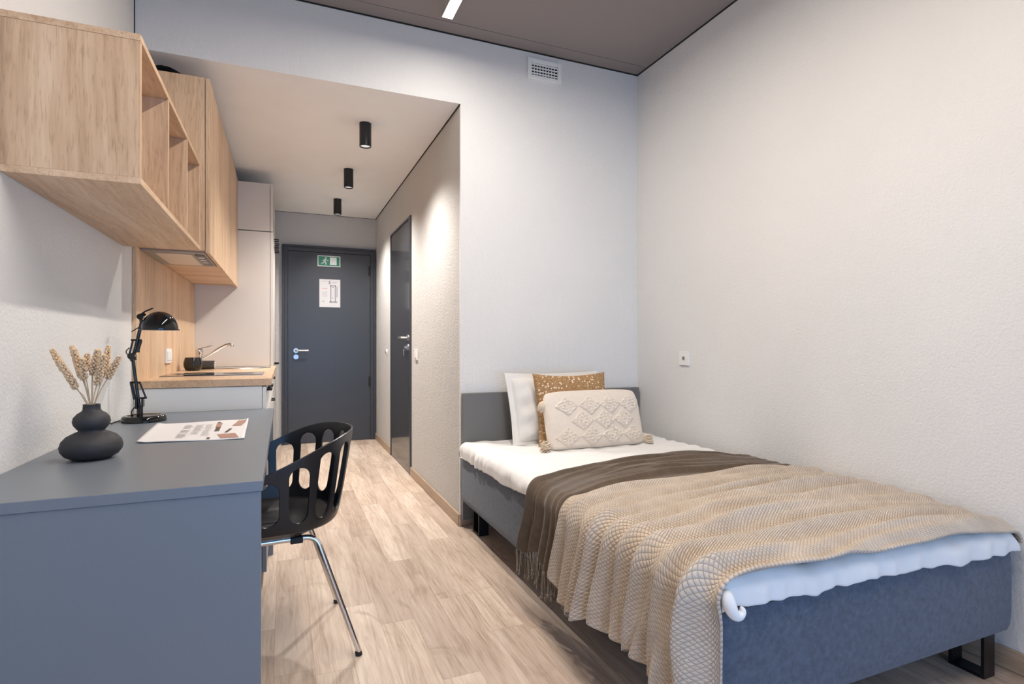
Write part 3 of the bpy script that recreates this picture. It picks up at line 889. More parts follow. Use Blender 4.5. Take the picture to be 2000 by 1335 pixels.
# mattress topper in a white sheet: drapes over the box edge
def topper():
    nx, ny = 240, 400
    ex, ey = 0.16, 0.15
    a = np.linspace(-ex, (BX1 - BX0) + ex, nx); c = np.linspace(-ey, (BY1 - BY0) + 0.06, ny)
    A, Cc = np.meshgrid(a, c, indexing='ij')
    Wd, Ld = BX1 - BX0, BY1 - BY0
    R = 0.050
    over = 0.014
    def edge(t, L):     # distance past either border -> (offset, drop)
        lo = np.maximum(0, R - over - t); hi = np.maximum(0, t - (L - R + over))
        s_ = np.maximum(lo, hi)
        ang = np.minimum(s_ / R, PI * 0.5)
        out = R * np.sin(ang); down = R * (1 - np.cos(ang)) + np.maximum(0, s_ - R * PI * 0.5)
        pos = np.where(lo > 0, (R - over) - out, np.where(hi > 0, (L - R + over) + out, t))
        return pos, down, s_
    px, dx, sx_ = edge(A, Wd)
    py, dy, sy_ = edge(Cc, Ld)
    g1 = wv(11, 9, 0.7, 3.0); g2 = wv(12, 9, 3, 9); g3 = wv(13, 8, 5, 14)
    drop = np.sqrt(dx ** 2 + dy ** 2)
    maxd = 0.078 + 0.010 * g1(py * 1.3, px * 1.3)
    # sheet hangs lower on the long left side near the head, tucks up to the right at the foot
    maxd = maxd + 0.018 * sst(py, 0.9, 1.9) * (px < 0.3) - 0.006
    tuck = np.maximum(0, drop - maxd)
    drop = np.minimum(drop, maxd)
    z0 = 0.507
    fold = 0.0055 * g2(px, py * 0.6) + 0.0035 * g3(px * 0.5, py)
    # soft creases running across the bed near the head
    cr = np.sin(2 * PI * (py * 9 + 0.5 * g1(px, py) + 0.6 * px)) 
    headz = sst(py, 1.05, 1.3)
    fold = fold + headz * 0.0075 * np.maximum(0, cr) ** 2 * (0.5 + 0.5 * g1(px * 2, py * 2))
    # gathered pleats on the hanging left side
    pl_ = np.sin(2 * PI * (py * 15 + 2.2 * g1(py * 1.3, px))) * np.clip(0.5 + 0.8 * g1(py * 2.1 + 4, px), 0, 1.3)
    side = sst(dx, 0.012, 0.06)
    zz = z0 - drop + fold * (1 - 0.4 * side)
    zz = zz - 0.016 * sst(px, Wd - 0.5, Wd) * sst(-py, -0.6, 0.0)
    zz = zz + 0.016 * sst(-px, -0.45, 0.0) * sst(-py, -0.45, 0.0)
    wr = (0.005 * pl_ * side + 0.006 * g2(py * 1.5, px) * side)
    px = px - np.where(sx_ > 0, np.sign(Wd / 2 - A), 0) * (tuck * 0.9 + 0.0) + np.where(A < Wd / 2, -1, 1) * wr * (sx_ > 0)
    px = px + np.where(A < Wd / 2, 1, -1) * tuck * (sx_ > 0) * 1.0
    sidey = sst(dy, 0.01, 0.05)
    py = py + np.where(Cc < Ld / 2, 1, -1) * tuck * (sy_ > 0) + np.where(Cc < Ld / 2, -1, 1) * sidey * (0.005 * g2(px * 2, py) + 0.004 * np.sin(2 * PI * (px * 6 + g1(px, py))))
    zz = np.maximum(zz, ZB - 0.035)
    px = np.minimum(px, Wd + 0.045)
    P = np.stack([BX0 + px, np.minimum(BY0 + py, 3.101), zz], -1)
    mb = MB(); mb.grid(P)
    return mb
tp_ = top('mattress_topper', topper(), M['sheet'], 'white sheeted mattress topper lying on the upholstered box base', 'mattress', (1.56, 2.06, ZB), smooth=180)
# closed underside slab inside the sheet
MB().box(BX0 + 0.03, BX1 - 0.03, BY0 + 0.03, BY1 - 0.02, ZB + 0.001, 0.478).build('foam_core', M['sheet'], tp_, 0.01, loc=None)
tp_.children[0].location = (0, 0, 0)
# twisted corner of the sheet hanging at the foot
path = [(0.962, 1.012, 0.500), (0.962, 1.000, 0.482), (0.964, 0.992, 0.462), (0.970, 0.988, 0.448), (0.982, 0.986, 0.442), (0.993, 0.986, 0.448), (0.997, 0.988, 0.458), (0.991, 0.990, 0.464)]
MB().tube(path, [0.012, 0.017, 0.016, 0.014, 0.012, 0.010, 0.008, 0.003], 14).build('twisted_sheet_corner', M['sheet'], tp_, smooth=180).modifiers.new('soft', 'SUBSURF').levels = 2

# ------------------------------------------------------------------ blankets
def drape(a, hem, xl, xr, ztop, r, rr_=0.05):
    """arc length a from the hem of the left side, up, over the bed top and down at the right:
       returns x, z and the outward normal (nx, nz)"""
    H = ztop - r - hem                       # straight part of the side
    s1 = a - H
    ang = np.clip(s1 / r, 0, PI / 2)
    s2 = s1 - r * PI / 2
    top_len = (xr - rr_) - (xl + r)
    s3 = s2 - top_len
    ang3 = np.clip(s3 / rr_, 0, PI / 2)
    s4 = np.maximum(0, s3 - rr_ * PI / 2)
    x = xl + r * (1 - np.cos(ang)) + np.clip(s2, 0, top_len) + rr_ * np.sin(ang3)
    z = hem + np.minimum(a, H) + r * np.sin(ang) - rr_ * (1 - np.cos(ang3)) - s4
    nx = -np.cos(ang) + np.where(s3 > 0, np.sin(ang3), 0)
    nz = np.sin(ang) * np.where(s3 > 0, np.cos(ang3), 1)
    return x, z, nx, nz

def folds(y, a, seed, wl, sharp=1.0, warp=0.35):
    """irregular folds: a main train of uneven width, some of them split by a finer one"""
    g = wv(seed, 6, 0.35, 1.1)
    g2 = wv(seed + 50, 6, 0.8, 2.6)
    g3 = wv(seed + 70, 5, 1.5, 4.0)
    ph = y / wl + warp * (1.6 * g(0.55 * a, y * 2.2) + 0.5 * g2(a * 0.9, y * 1.5))
    s1 = (0.5 + 0.5 * np.sin(2 * PI * ph)) ** sharp
    ph2 = y / (wl * 0.57) + 0.6 * g2(0.7 * a, y) + 0.4 * g(a, y)
    s2 = (0.5 + 0.5 * np.sin(2 * PI * ph2)) ** sharp
    mod = np.clip(0.75 + 0.6 * g2(a * 0.5 + 3, y * 2.6), 0.12, 1.45)
    mod2 = np.clip(0.35 + 0.8 * g3(a * 0.6 + 1, y * 1.2), 0.0, 0.8)
    return s1 * mod + 0.55 * s2 * mod2

def blanket(y_lo, y_hi, na, nv, hemf, xl, xr, ztop, wl, amp_top, amp_side, seed, alen, waffle=None, sharp=1.2, base=0.004, gather=None, r=0.055, warp=0.35, edge_in=0.0, lo_in=0.0):
    """y_lo, y_hi: functions of arc-from-top (0 at the bed corner, + on top, - on the side)"""
    t = np.linspace(0, 1, na)[:, None]; v = np.linspace(0, 1, nv)[None, :]
    t, v = np.broadcast_arrays(t, v)
    hem = hemf(v)
    H = ztop - r - hem
    atot = H + r * PI / 2 + alen
    a = t * atot
    q = a - H - r * PI / 4          # signed arc from the corner
    y = y_lo(q) * (1 - v) + y_hi(q) * v
    x, z, nx, nz = drape(a, hem, xl, xr, ztop, r)
    side = 1 - sst(q, -0.10, 0.12)
    rightside = sst(q, alen - 0.16, alen - 0.03)
    yy = y_lo(0.2) * (1 - v) + y_hi(0.2) * v
    f = folds(yy, q, seed, wl, sharp, warp)
    amp = amp_top * (1 - side) + amp_side * side
    amp = amp * (1 - 0.5 * rightside)
    d_ = base + amp * f
    # the hem swings out a little
    d_ = d_ + side * 0.012 * sst(-q, 0.05, 0.35) * (0.5 + f)
    crown = 0.012 * np.sin(PI * np.clip(q / (xr - xl), 0, 1))
    g = wv(seed + 9, 7, 0.6, 2.0)
    d_ = d_ + 0.004 * g(q, y) * (1 - side)
    if waffle:
        L, h_ = waffle
        vv = v * (y_hi(0.2) - y_lo(0.2))
        w_ = np.sqrt(np.abs(np.sin(PI * (a + vv) / L) * np.sin(PI * (a - vv) / L)))
        g3 = wv(seed + 20, 10, 30, 80)
        d_ = d_ + h_ * w_ + 0.0006 * g3(a, vv)
    if lo_in:
        k_ = 1 - sst(v, lo_in, lo_in + 0.16)
        d_ = d_ * (1 - k_) - 0.012 * k_
    if edge_in:
        d_ = d_ - (d_ + 0.020) * (1 - sst(v, 0.0, edge_in)) * side
        d_ = d_ * (1 - 0.75 * sst(v, 0.94, 1.0) * (1 - side))
    X = x + nx * d_
    Z = z + nz * d_ + crown * (nz > 0.5) * nz
    # folds push the cloth sideways too, so that they lean
    Y = y + 0.25 * amp * (f - 0.5) * side
    return X, Y, Z, q, f, v, a

# beige plush blanket over the foot half
g_h = wv(31, 5, 1.2, 4.0)
def hem_beige(v):
    y = 1.0 + v * 0.80
    return 0.205 + 0.032 * g_h(y * 1.2, 0.0 * y) - 0.070 * sst(-y, -1.22, -1.06) + 0.01 * np.sin(y * 60)
def bl_lo(q):
    return 1.004 - 0.004 * np.sin(3 * q) - 0.004 * sst(-q, 0.0, 0.3)
def bl_hi(q):
    return 1.755 + 0.10 * sst(q, -0.05, 0.35) + 0.012 * np.sin(7 * q) + 0.05 * sst(-q, 0.0, 0.3) - 0.03 * sst(q, 0.9, 1.25)
X, Y, Z, q, f, v, a = blanket(bl_lo, bl_hi, 520, 280, hem_beige, 0.925, 2.198, 0.516, 0.096, 0.034, 0.048, 41, 1.24, waffle=None, sharp=1.0, base=0.004, warp=0.30, edge_in=0.10)
# foot edge rolls down over the topper edge
yr = Y - 1.004
roll = 1 - sst(yr, -0.01, 0.05)
topm = sst(q, -0.02, 0.06)
Z = Z - 0.010 * roll * topm - 0.022 * sst(X, 1.75, 2.2) * (1 - sst(yr, 0.0, 0.35)) + 0.012 * (1 - sst(X, 1.0, 1.5)) * (1 - sst(yr, 0.0, 0.35)) * topm
mb = MB(); mb.grid(np.stack([X, Y, Z], -1))
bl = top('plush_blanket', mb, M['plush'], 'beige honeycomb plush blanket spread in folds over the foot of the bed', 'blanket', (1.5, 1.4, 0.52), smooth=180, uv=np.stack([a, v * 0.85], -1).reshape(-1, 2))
sm = bl.modifiers.new('thick', 'SOLIDIFY'); sm.thickness = 0.009; sm.offset = -1

# brown fringed throw
def hem_brown(v):
    return 0.262 - 0.060 * (1 - v) * 0.6 - 0.018 * np.sin(v * 17)
def br_lo(q):
    return 1.66 + 0.10 * sst(q, -0.05, 0.30) + 0.035 * sst(-q, 0.0, 0.3) + 0.02 * np.sin(3 * q)
def br_hi(q):
    return 2.035 + 0.10 * sst(q, -0.05, 0.2) + 0.11 * sst(q, 0.10, 0.6) + 0.055 * sst(-q, 0.05, 0.28) - 0.10 * sst(q, 0.95, 1.22)
X, Y, Z, q, f, v, a = blanket(br_lo, br_hi, 300, 260, hem_brown, 0.920, 2.195, 0.516, 0.058, 0.017, 0.026, 71, 1.20, sharp=1.3, base=0.001, warp=0.40, lo_in=0.14)
mb = MB(); mb.grid(np.stack([X, Y, Z], -1))
th = top('fringed_throw', mb, M['throw'], 'brown velvety throw with fringed end lying above the beige blanket', 'throw', (1.5, 2.0, 0.51), smooth=180)
sm = th.modifiers.new('thick', 'SOLIDIFY'); sm.thickness = 0.003; sm.offset = -1
rnd = random.Random(5)
mb = MB()
for j in range(6, 260, 5):
    p0 = Vector((X[0, j], Y[0, j], Z[0, j]))
    L = 0.075 + rnd.random() * 0.022
    dx, dy = rnd.uniform(-0.010, 0.004), rnd.uniform(-0.012, 0.012)
    for s_ in (-1, 1):
        pts = []
        for k in range(9):
            u = k / 8
            pts.append(p0 + Vector((dx * u + 0.0013 * s_ * math.cos(u * 22), dy * u + 0.0022 * s_ * math.sin(u * 22 + j), 0.004 - L * u)))
        mb.tube(pts, [0.0016] * 8 + [0.0022], 5)
    e_ = pts[-1]
    mb.lathe([(0.0005, 0.003), (0.0035, 0.001), (0.0035, -0.002), (0.0045, -0.010), (0.001, -0.011)], (e_.x, e_.y, e_.z), 6)
fr = mb.build('fringe', M['fringe'], th, smooth=180)

# ------------------------------------------------------------------ pillows
def cushion(w_, h_, tk, n=70, m=60, pin=0.05, flange=0.0, pw=0.5, seed=1, wr=0.004, extra=None, rnd_c=0.0):
    """cushion in its own frame: u to the right, v up, thickness along n; returns vertex array front/back"""
    u = np.sin(np.linspace(-1, 1, n) * PI / 2 * 0.999)[:, None] * 0.5 + np.linspace(-1, 1, n)[:, None] * 0.5
    v = np.sin(np.linspace(-1, 1, m) * PI / 2 * 0.999)[None, :] * 0.5 + np.linspace(-1, 1, m)[None, :] * 0.5
    u, v = np.broadcast_arrays(u, v)
    fu, fv = 1 - flange / (w_ / 2), 1 - flange / (h_ / 2)
    uu = np.clip(np.abs(u) / fu, 0, 1); vv = np.clip(np.abs(v) / fv, 0, 1)
    th_ = tk / 2 * (np.maximum(0, 1 - uu ** 2.6) * np.maximum(0, 1 - vv ** 2.6)) ** pw
    g = wv(seed, 8, 1.5, 5); g2 = wv(seed + 1, 8, 4, 10)
    x = u * w_ / 2 * (1 - pin * (1 - v ** 2) * np.abs(u) ** 2)
    y = v * h_ / 2 * (1 - pin * 1.3 * (1 - u ** 2) * np.abs(v) ** 2)
    cn = 1 - rnd_c * (np.abs(u) ** 5) * (np.abs(v) ** 5)
    x = x * cn; y = y * cn
    edge = np.clip(th_ / (tk / 2) * 2.2, 0.0, 1)
    wrk = wr * (g(x * 2, y * 2) + 0.6 * g2(x * 2, y * 2)) * edge
    ff = th_ + wrk + 0.0025
    if extra is not None:
        ff = ff + extra(x, y)
    bb = -th_ - 0.0025 + wrk * 0.3
    return x, y, ff, bb

def cushion_mesh(args, base, lean, yaw=0.0, roll=0.0, uvs=1.0, sag=0.0, **kw):
    w_, h_, tk = args
    x, y, ff, bb = cushion(w_, h_, tk, **kw)
    y = y + h_ / 2
    # flat where it rests on the bed
    y = np.where(y < 0.03, 0.03 - (0.03 - y) * 0.6, y) - 0.012
    R = Matrix.Rotation(yaw, 3, 'Z') @ Matrix.Rotation(roll, 3, 'Y') 
    ux = R @ Vector((1, 0, 0)); up = R @ Vector((0, math.sin(lean), math.cos(lean))); nn = R @ Vector((0, -math.cos(lean), math.sin(lean)))
    ux, up, nn = [np.array(q_) for q_ in (ux, up, nn)]
    B_ = np.array(base)
    def w3(t_):
        bow = sag * (y / h_) ** 2
        return B_ + x[..., None] * ux + y[..., None] * up + (t_ - bow)[..., None] * nn
    mb = MB(); mb.grid(w3(ff)); mb.grid(w3(bb))
    n, m = x.shape
    N = n * m
    # stitch the rim
    rim = [i * m for i in range(n)] + [(n - 1) * m + j for j in range(1, m)] + [i * m + m - 1 for i in range(n - 2, -1, -1)] + [j for j in range(m - 2, 0, -1)]
    for a_, b_ in zip(rim, rim[1:] + rim[:1]):
        mb.f.append((a_, b_, b_ + N, a_ + N)); mb.mi.append(0)
    uv = np.stack([x / w_ * uvs * 1.0, y / w_ * uvs], -1).reshape(-1, 2)
    def pt(u_, v_, t_=0.0):
        return Vector(B_ + u_ * ux + v_ * up + t_ * nn)
    return mb, np.concatenate([uv, uv + 0.37]), pt

# white pillow with a flat border, leaning on the headboard
def creases(x, y):
    return 0.005 * np.sin(60 * (y + 0.35 * np.abs(x)) + 3 * x) * np.exp(-((np.abs(x) - 0.22) / 0.06) ** 2) * (np.abs(y) < 0.19)
mb, uv, pt = cushion_mesh((0.640, 0.440, 0.13), (1.515, 2.885, 0.502), 0.30, yaw=0.03, n=110, m=80, pin=0.035, flange=0.035, pw=0.45, seed=5, wr=0.005, extra=creases)
top('white_pillow', mb, M['pill'], 'large white bed pillow with flat border leaning on the headboard', 'pillow', (1.515, 2.865, 0.505), smooth=180)

mb, uv, pt = cushion_mesh((0.475, 0.430, 0.10), (1.545, 2.772, 0.503), 0.20, yaw=0.0, n=90, m=80, pin=0.07, pw=0.5, seed=8, wr=0.003)
top('floral_cushion', mb, M['floral'], 'tan cushion with tiny cream flowers standing between the white pillow and the cream one', 'cushion', (1.545, 2.765, 0.505), smooth=180, uv=uv)

dia = []
for r_, (yy_, xs_) in enumerate(((0.075, (-0.185, -0.045, 0.085, 0.215)), (-0.010, (-0.105, 0.035, 0.160)), (-0.095, (-0.200, -0.055, 0.075, 0.215)))):
    for xx_ in xs_:
        dia.append((xx_, yy_))
gt = wv(77, 14, 30, 75); gt2 = wv(78, 14, 60, 120)
def tufts(x, y):
    s_ = np.zeros_like(x)
    for (cx_, cy_) in dia:
        dd_ = np.abs(x - cx_) / 0.072 + np.abs(y - cy_) / 0.056
        s_ = np.maximum(s_, sst(1 - dd_, 0.0, 0.12))
    return s_ * (0.0085 + 0.0065 * gt(x, y) + 0.0045 * gt2(x, y))
mb, uv, pt = cushion_mesh((0.600, 0.335, 0.12), (1.618, 2.655, 0.505), 0.30, yaw=-0.015, n=330, m=190, pin=-0.012, pw=0.42, seed=15, wr=0.003, extra=tufts, rnd_c=0.065)
cu = top('tufted_cushion', mb, M['cream_f'], 'cream oblong cushion with tufted diamonds and corner tassels in front of the others', 'cushion', (1.618, 2.655, 0.505), smooth=180)
rnd = random.Random(9)
def tassel(P0, D, L=0.06, R=0.026):
    D = Vector(D).normalized()
    mb = MB()
    a_ = D.orthogonal().normalized(); b_ = D.cross(a_)
    mb.tube([P0, P0 + D * 0.008, P0 + D * 0.016], [0.006, 0.011, 0.008], 10)
    for k in range(90):
        an = rnd.uniform(0, 2 * PI); rad = math.sqrt(rnd.random())
        o1 = (a_ * math.cos(an) + b_ * math.sin(an))
        q0 = P0 + D * 0.010
        q1 = P0 + D * (L * 0.45) + o1 * rad * R * 0.95
        q2 = P0 + D * (L * rnd.uniform(0.8, 1.0)) + o1 * rad * R * 1.0 + Vector((0, 0, -0.004))
        mb.tube([q0, q1, q2], [0.0022, 0.0024, 0.0018], 5)
    return mb.build('tassel', M['tassel'], cu, smooth=180)
tassel(pt(-0.290, 0.028), (-0.9, -0.5, 0.02), 0.070, 0.031)
tassel(pt(0.290, 0.028), (0.95, -0.3, 0.05), 0.070, 0.031)
tassel(pt(-0.285, 0.285), (-0.55, -0.2, -0.85), 0.075, 0.020)
tassel(pt(0.290, 0.285), (0.35, 0.2, -0.9), 0.065, 0.016)

# ------------------------------------------------------------------ vase with dried wheat
vc = (-0.514, 1.935, 0.750)
va = thing('vase', 'matt black double-bulb ceramic vase on the desk holding dried wheat', 'vase', vc)
prof = [(0.030, 0.0005), (0.048, 0.003), (0.064, 0.012), (0.0735, 0.026), (0.0755, 0.038), (0.071, 0.053), (0.060, 0.066), (0.044, 0.075), (0.033, 0.080), (0.0315, 0.083), (0.036, 0.088), (0.043, 0.098), (0.0455, 0.108), (0.043, 0.120), (0.034, 0.131), (0.0245, 0.137), (0.0215, 0.142), (0.0205, 0.155), (0.0215, 0.157), (0.0175, 0.157), (0.017, 0.142), (0.028, 0.125), (0.036, 0.108), (0.028, 0.092), (0.002, 0.088)]
MB().lathe(prof, vc, 64).build('vase_body', M['vase'], va, smooth=180)
ears = [(-0.594, 1.062, -0.568, 1.005, 0.00, 'leftmost dried wheat stalk, leaning far out over the vase'),
        (-0.565, 1.032, -0.534, 0.956, -0.025, 'short dried wheat stalk hanging low at the left of the bunch'),
        (-0.559, 1.071, -0.532, 0.983, 0.02, 'tall dried wheat stalk, third from the left in the vase'),
        (-0.540, 1.063, -0.527, 0.994, -0.01, 'dried wheat stalk, fourth from the left in the vase'),
        (-0.519, 1.049, -0.524, 1.004, 0.01, 'small upright dried wheat stalk in the middle of the bunch'),
        (-0.513, 1.037, -0.515, 0.980, -0.03, 'low dried wheat stalk just right of the middle of the bunch'),
        (-0.495, 1.062, -0.505, 0.996, 0.015, 'dried wheat stalk, fifth from the right in the vase'),
        (-0.484, 1.061, -0.499, 0.993, -0.02, 'dried wheat stalk, fourth from the right in the vase'),
        (-0.475, 1.071, -0.479, 0.995, 0.025, 'tallest dried wheat stalk at the right of the bunch'),
        (-0.465, 1.047, -0.486, 0.965, -0.03, 'dried wheat stalk, second from the right in the vase'),
        (-0.440, 1.041, -0.468, 0.981, 0.00, 'rightmost dried wheat stalk, leaning towards the lamp')]
rnd = random.Random(3)
for i, (tx, tz, bx_, bz_, dy, lab) in enumerate(ears):
    k_ = vc[1] / 1.9
    tipp = Vector((tx * k_, vc[1] + dy * 1.6, 1.08 + (tz - 1.08) * k_)); bas = Vector((bx_ * k_, vc[1] + dy * 0.9, 1.08 + (bz_ - 1.08) * k_))
    mouth = Vector((vc[0] + (bx_ * k_ - vc[0]) * 0.16, vc[1] + dy * 0.25, 0.905))
    foot = Vector((vc[0] - (bx_ * k_ - vc[0]) * 0.1, vc[1] - dy * 0.1, 0.845))
    t = thing('dried_wheat_stalk', lab, 'dried plant', foot, group='dried wheat stalks in the black vase')
    mid = (mouth + bas) / 2 + Vector((0, 0, 0.006))
    MB().tube([foot, mouth, mid, bas, bas + (tipp - bas) * 0.5], 0.0013, 6).build('stem', M['straw'], t, smooth=180)
    D = (tipp - bas); Lh = D.length; D.normalize()
    A_ = D.orthogonal().normalized(); B_ = D.cross(A_)
    mb = MB()
    nrow = int(Lh / 0.0052)
    for r_ in range(nrow + 1):
        u = r_ / nrow
        rad = 0.0092 * (math.sin(PI * min(1, 0.18 + u * 0.80)) ** 0.6)
        for s_ in range(4):
            an = s_ * PI / 2 + (r_ % 2) * PI / 4 + rnd.uniform(-0.3, 0.3)
            o1 = A_ * math.cos(an) + B_ * math.sin(an)
            c0 = bas + D * (u * Lh) + o1 * rad * 0.35
            c1 = c0 + (D * 0.8 + o1 * 0.75).normalized() * (0.0115 * (1 - 0.3 * u))
            cm = (c0 + c1) / 2 + o1 * 0.0006
            mb.tube([c0, cm, c1], [0.0014, 0.0038, 0.0005], 6)
    mb.build('ear', M['ear'], t, smooth=180)

# ------------------------------------------------------------------ desk lamp
lb = (-0.556, 2.792, 0.750)
la = thing('desk_lamp', 'glossy black jointed desk lamp with domed shade standing on the desk', 'lamp', lb)
MB().lathe([(0.080, 0.0005), (0.0835, 0.004), (0.082, 0.020), (0.076, 0.0255), (0.062, 0.0265), (0.058, 0.023), (0.020, 0.0235), (0.002, 0.024)], lb, 56).build('base', M['lamp'], la, smooth=50)
def LP(x, z, y=0.0): return (x, 2.792 + y, z)
MB().cyl(LP(-0.572, 0.772), LP(-0.572, 0.812), 0.0115, seg=18).build('post', M['lamp'], la, smooth=40)
mb = MB()
mb.tube([LP(-0.574, 0.812), LP(-0.584, 0.90), LP(-0.597, 1.012)], 0.0065, 14)
mb.tube([LP(-0.590, 0.845, 0.014), LP(-0.603, 0.918, 0.014)], 0.0035, 8).tube([LP(-0.590, 0.845, -0.014), LP(-0.603, 0.918, -0.014)], 0.0035, 8)
mb.tube([LP(-0.550, 0.850), LP(-0.573, 0.918)], 0.0038, 8)
mb.build('lower_arm', M['lamp'], la, smooth=50)
for p0_, p1_ in (((-0.608, 0.918), (-0.570, 0.916)), ((-0.592, 0.848), (-0.546, 0.850))):
    MB().cyl(LP(*p0_), LP(*p1_), 0.0042, seg=10).build('cross_pin', M['lamp'], la, 0.001)
MB().box(-0.588, -0.579, 2.778, 2.806, 0.805, 0.848).build('side_bracket', M['lamp'], la, 0.001)
MB().box(-0.565, -0.557, 2.778, 2.806, 0.812, 0.848).build('side_bracket', M['lamp'], la, 0.001)
mb = MB()
mb.tube([LP(-0.604, 1.042), LP(-0.594, 1.010)], [0.016, 0.012], 16)
mb.cyl(LP(-0.600, 1.030, -0.018), LP(-0.600, 1.030, 0.018), 0.014, seg=18)
mb.build('elbow', M['lamp'], la, smooth=40)
mb = MB()
mb.tube([LP(-0.594, 1.035), LP(-0.583, 1.085), LP(-0.566, 1.175)], 0.0068, 14)
mb.tube([LP(-0.612, 1.040, 0.012), LP(-0.600, 1.096, 0.012)], 0.0038, 8).tube([LP(-0.583, 1.045, -0.012), LP(-0.567, 1.098, -0.012)], 0.0038, 8)
mb.tube([LP(-0.580, 1.048), LP(-0.568, 1.098)], 0.0060, 8)
mb.cyl(LP(-0.604, 1.098), LP(-0.565, 1.098), 0.0042, seg=10).cyl(LP(-0.592, 1.052), LP(-0.572, 1.048), 0.0042, seg=10)
mb.build('upper_arm', M['lamp'], la, smooth=50)
mb = MB()
mb.cyl(LP(-0.569, 1.198, -0.013), LP(-0.569, 1.198, 0.013), 0.0125, seg=18)
mb.tube([LP(-0.566, 1.172), LP(-0.569, 1.198), LP(-0.552, 1.212)], 0.007, 10)
mb.tube([LP(-0.573, 1.205), LP(-0.552, 1.222), LP(-0.524, 1.236)], 0.0032, 8)
mb.tube([LP(-0.568, 1.158), LP(-0.602, 1.134)], 0.0022, 8)
mb.build('head_joint', M['lamp'], la, smooth=50)
pts = [LP(-0.610, 1.020, 0.01)]
for k in range(14):
    a_ = k / 13
    pts.append(LP(-0.612 - 0.012 * math.sin(a_ * PI), 1.030 + 0.035 * a_, 0.012))
MB().tube(pts, 0.0022, 8).build('cable_loop', M['rubber'], la, smooth=50)
scx, srim = -0.4985, 1.1415
outer = [(0.0745, 0.0), (0.0745, 0.003), (0.0690, 0.004)]
for k in range(1, 15):
    a_ = k / 14 * PI / 2
    outer.append((0.069 * math.cos(a_) + 0.0005, 0.004 + 0.077 * math.sin(a_)))
inner = [(r_ * 0.965 if r_ > 0.004 else r_, z_ * 0.96 - 0.0) for r_, z_ in reversed(outer[2:])] + [(0.068, 0.0)]
mb = MB(); mb.lathe(outer, (scx, 2.792, srim), 48, caps=False)
mb.build('lamp_shade', M['lamp'], la, smooth=50)
mb = MB(); mb.lathe(inner, (scx, 2.792, srim), 48, caps=False)
mb.build('shade_lining', M['lampin'], la, smooth=60)
MB().lathe([(0.013, 0.06), (0.013, 0.038), (0.022, 0.028), (0.024, 0.018), (0.014, 0.008), (0.002, 0.006)], (scx, 2.792, srim), 24).build('bulb', M['plastic'], la, smooth=60)
pts = [(-0.588, 2.80, 0.815), (-0.600, 2.80, 0.80), (-0.603, 2.795, 0.785), (-0.596, 2.79, 0.777), (-0.610, 2.83, 0.776), (-0.640, 2.86, 0.754), (-0.655, 2.80, 0.753), (-0.662, 2.72, 0.753)]
sm_pts = []
for i in range(len(pts) - 1):
    p0, p1, p2, p3 = [Vector(pts[min(max(j, 0), len(pts) - 1)]) for j in (i - 1, i, i + 1, i + 2)]
    for k in range(6):
        u = k / 6
        sm_pts.append(0.5 * ((2 * p1) + (p2 - p0) * u + (2 * p0 - 5 * p1 + 4 * p2 - p3) * u * u + (3 * p1 - p0 - 3 * p2 + p3) * u ** 3))
MB().tube(sm_pts, 0.0025, 8).build('power_cable', M['rubber'], la, smooth=60)

# ------------------------------------------------------------------ magazine on the desk
mg = thing('magazine', 'open white printed magazine sheet lying on the desk near the chair', 'magazine', (-0.30, 2.38, 0.7502))
c00, c10, c11, c01 = [np.array(c) for c in ((-0.452, 2.165), (-0.128, 2.128), (-0.141, 2.602), (-0.478, 2.632))]
nu, nv_ = 34, 44
P = np.zeros((nu, nv_, 3))
def mag_pt(u, v_):
    p_ = (c00 * (1 - u) + c10 * u) * (1 - v_) + (c01 * (1 - u) + c11 * u) * v_
    z_ = 0.7530 + 0.004 * math.exp(-((u) / 0.05) ** 2) * 1.2 + 0.006 * math.exp(-((v_ - 1) / 0.04) ** 2) * u + 0.006 * math.exp(-((u - 1) / 0.03) ** 2) * v_ + 0.0012 * math.sin(7 * u + 3 * v_)
    return (p_[0], p_[1], z_)
for i in range(nu):
    for j in range(nv_):
        P[i, j] = mag_pt(i / (nu - 1), j / (nv_ - 1))
mb = MB(); mb.grid(P)
pg = mb.build('pages', M['paper'], mg, smooth=180)
sm = pg.modifiers.new('thick', 'SOLIDIFY'); sm.thickness = 0.0030; sm.offset = 0
def patch(mb, u0, u1, v0, v1, lift=0.0003, n=6, skew=0.0):
    Q = np.zeros((n, n, 3))
    for i in range(n):
        for j in range(n):
            u = u0 + (u1 - u0) * i / (n - 1) + skew * (j / (n - 1) - 0.5); v_ = v0 + (v1 - v0) * j / (n - 1)
            q_ = mag_pt(u, v_)
            Q[i, j] = (q_[0], q_[1], q_[2] + 0.0022 + lift)
    mb.grid(Q)
mb = MB()
rnd = random.Random(21)
for k in range(16):
    v0 = 0.12 + k * 0.046
    if k not in (5, 10):
        patch(mb, 0.32, 0.32 + rnd.uniform(0.07, 0.10), v0, v0 + 0.014)
    if k > 3:
        patch(mb, 0.44, 0.44 + rnd.uniform(0.05, 0.10), v0, v0 + 0.012)
    if k > 1:
        patch(mb, 0.55, 0.55 + rnd.uniform(0.06, 0.09), v0, v0 + 0.010)
mb.build('text_lines', M['ink'], mg)
for c_, kw in (((0.74, 0.92, 0.03, 0.24), dict(skew=-0.05)), ((0.86, 0.96, 0.66, 0.97), dict(skew=0.05)), ((0.66, 0.72, 0.62, 0.86), {})):
    mb = MB(); patch(mb, *c_, **kw); mb.build('photo_print', M['skin'], mg)
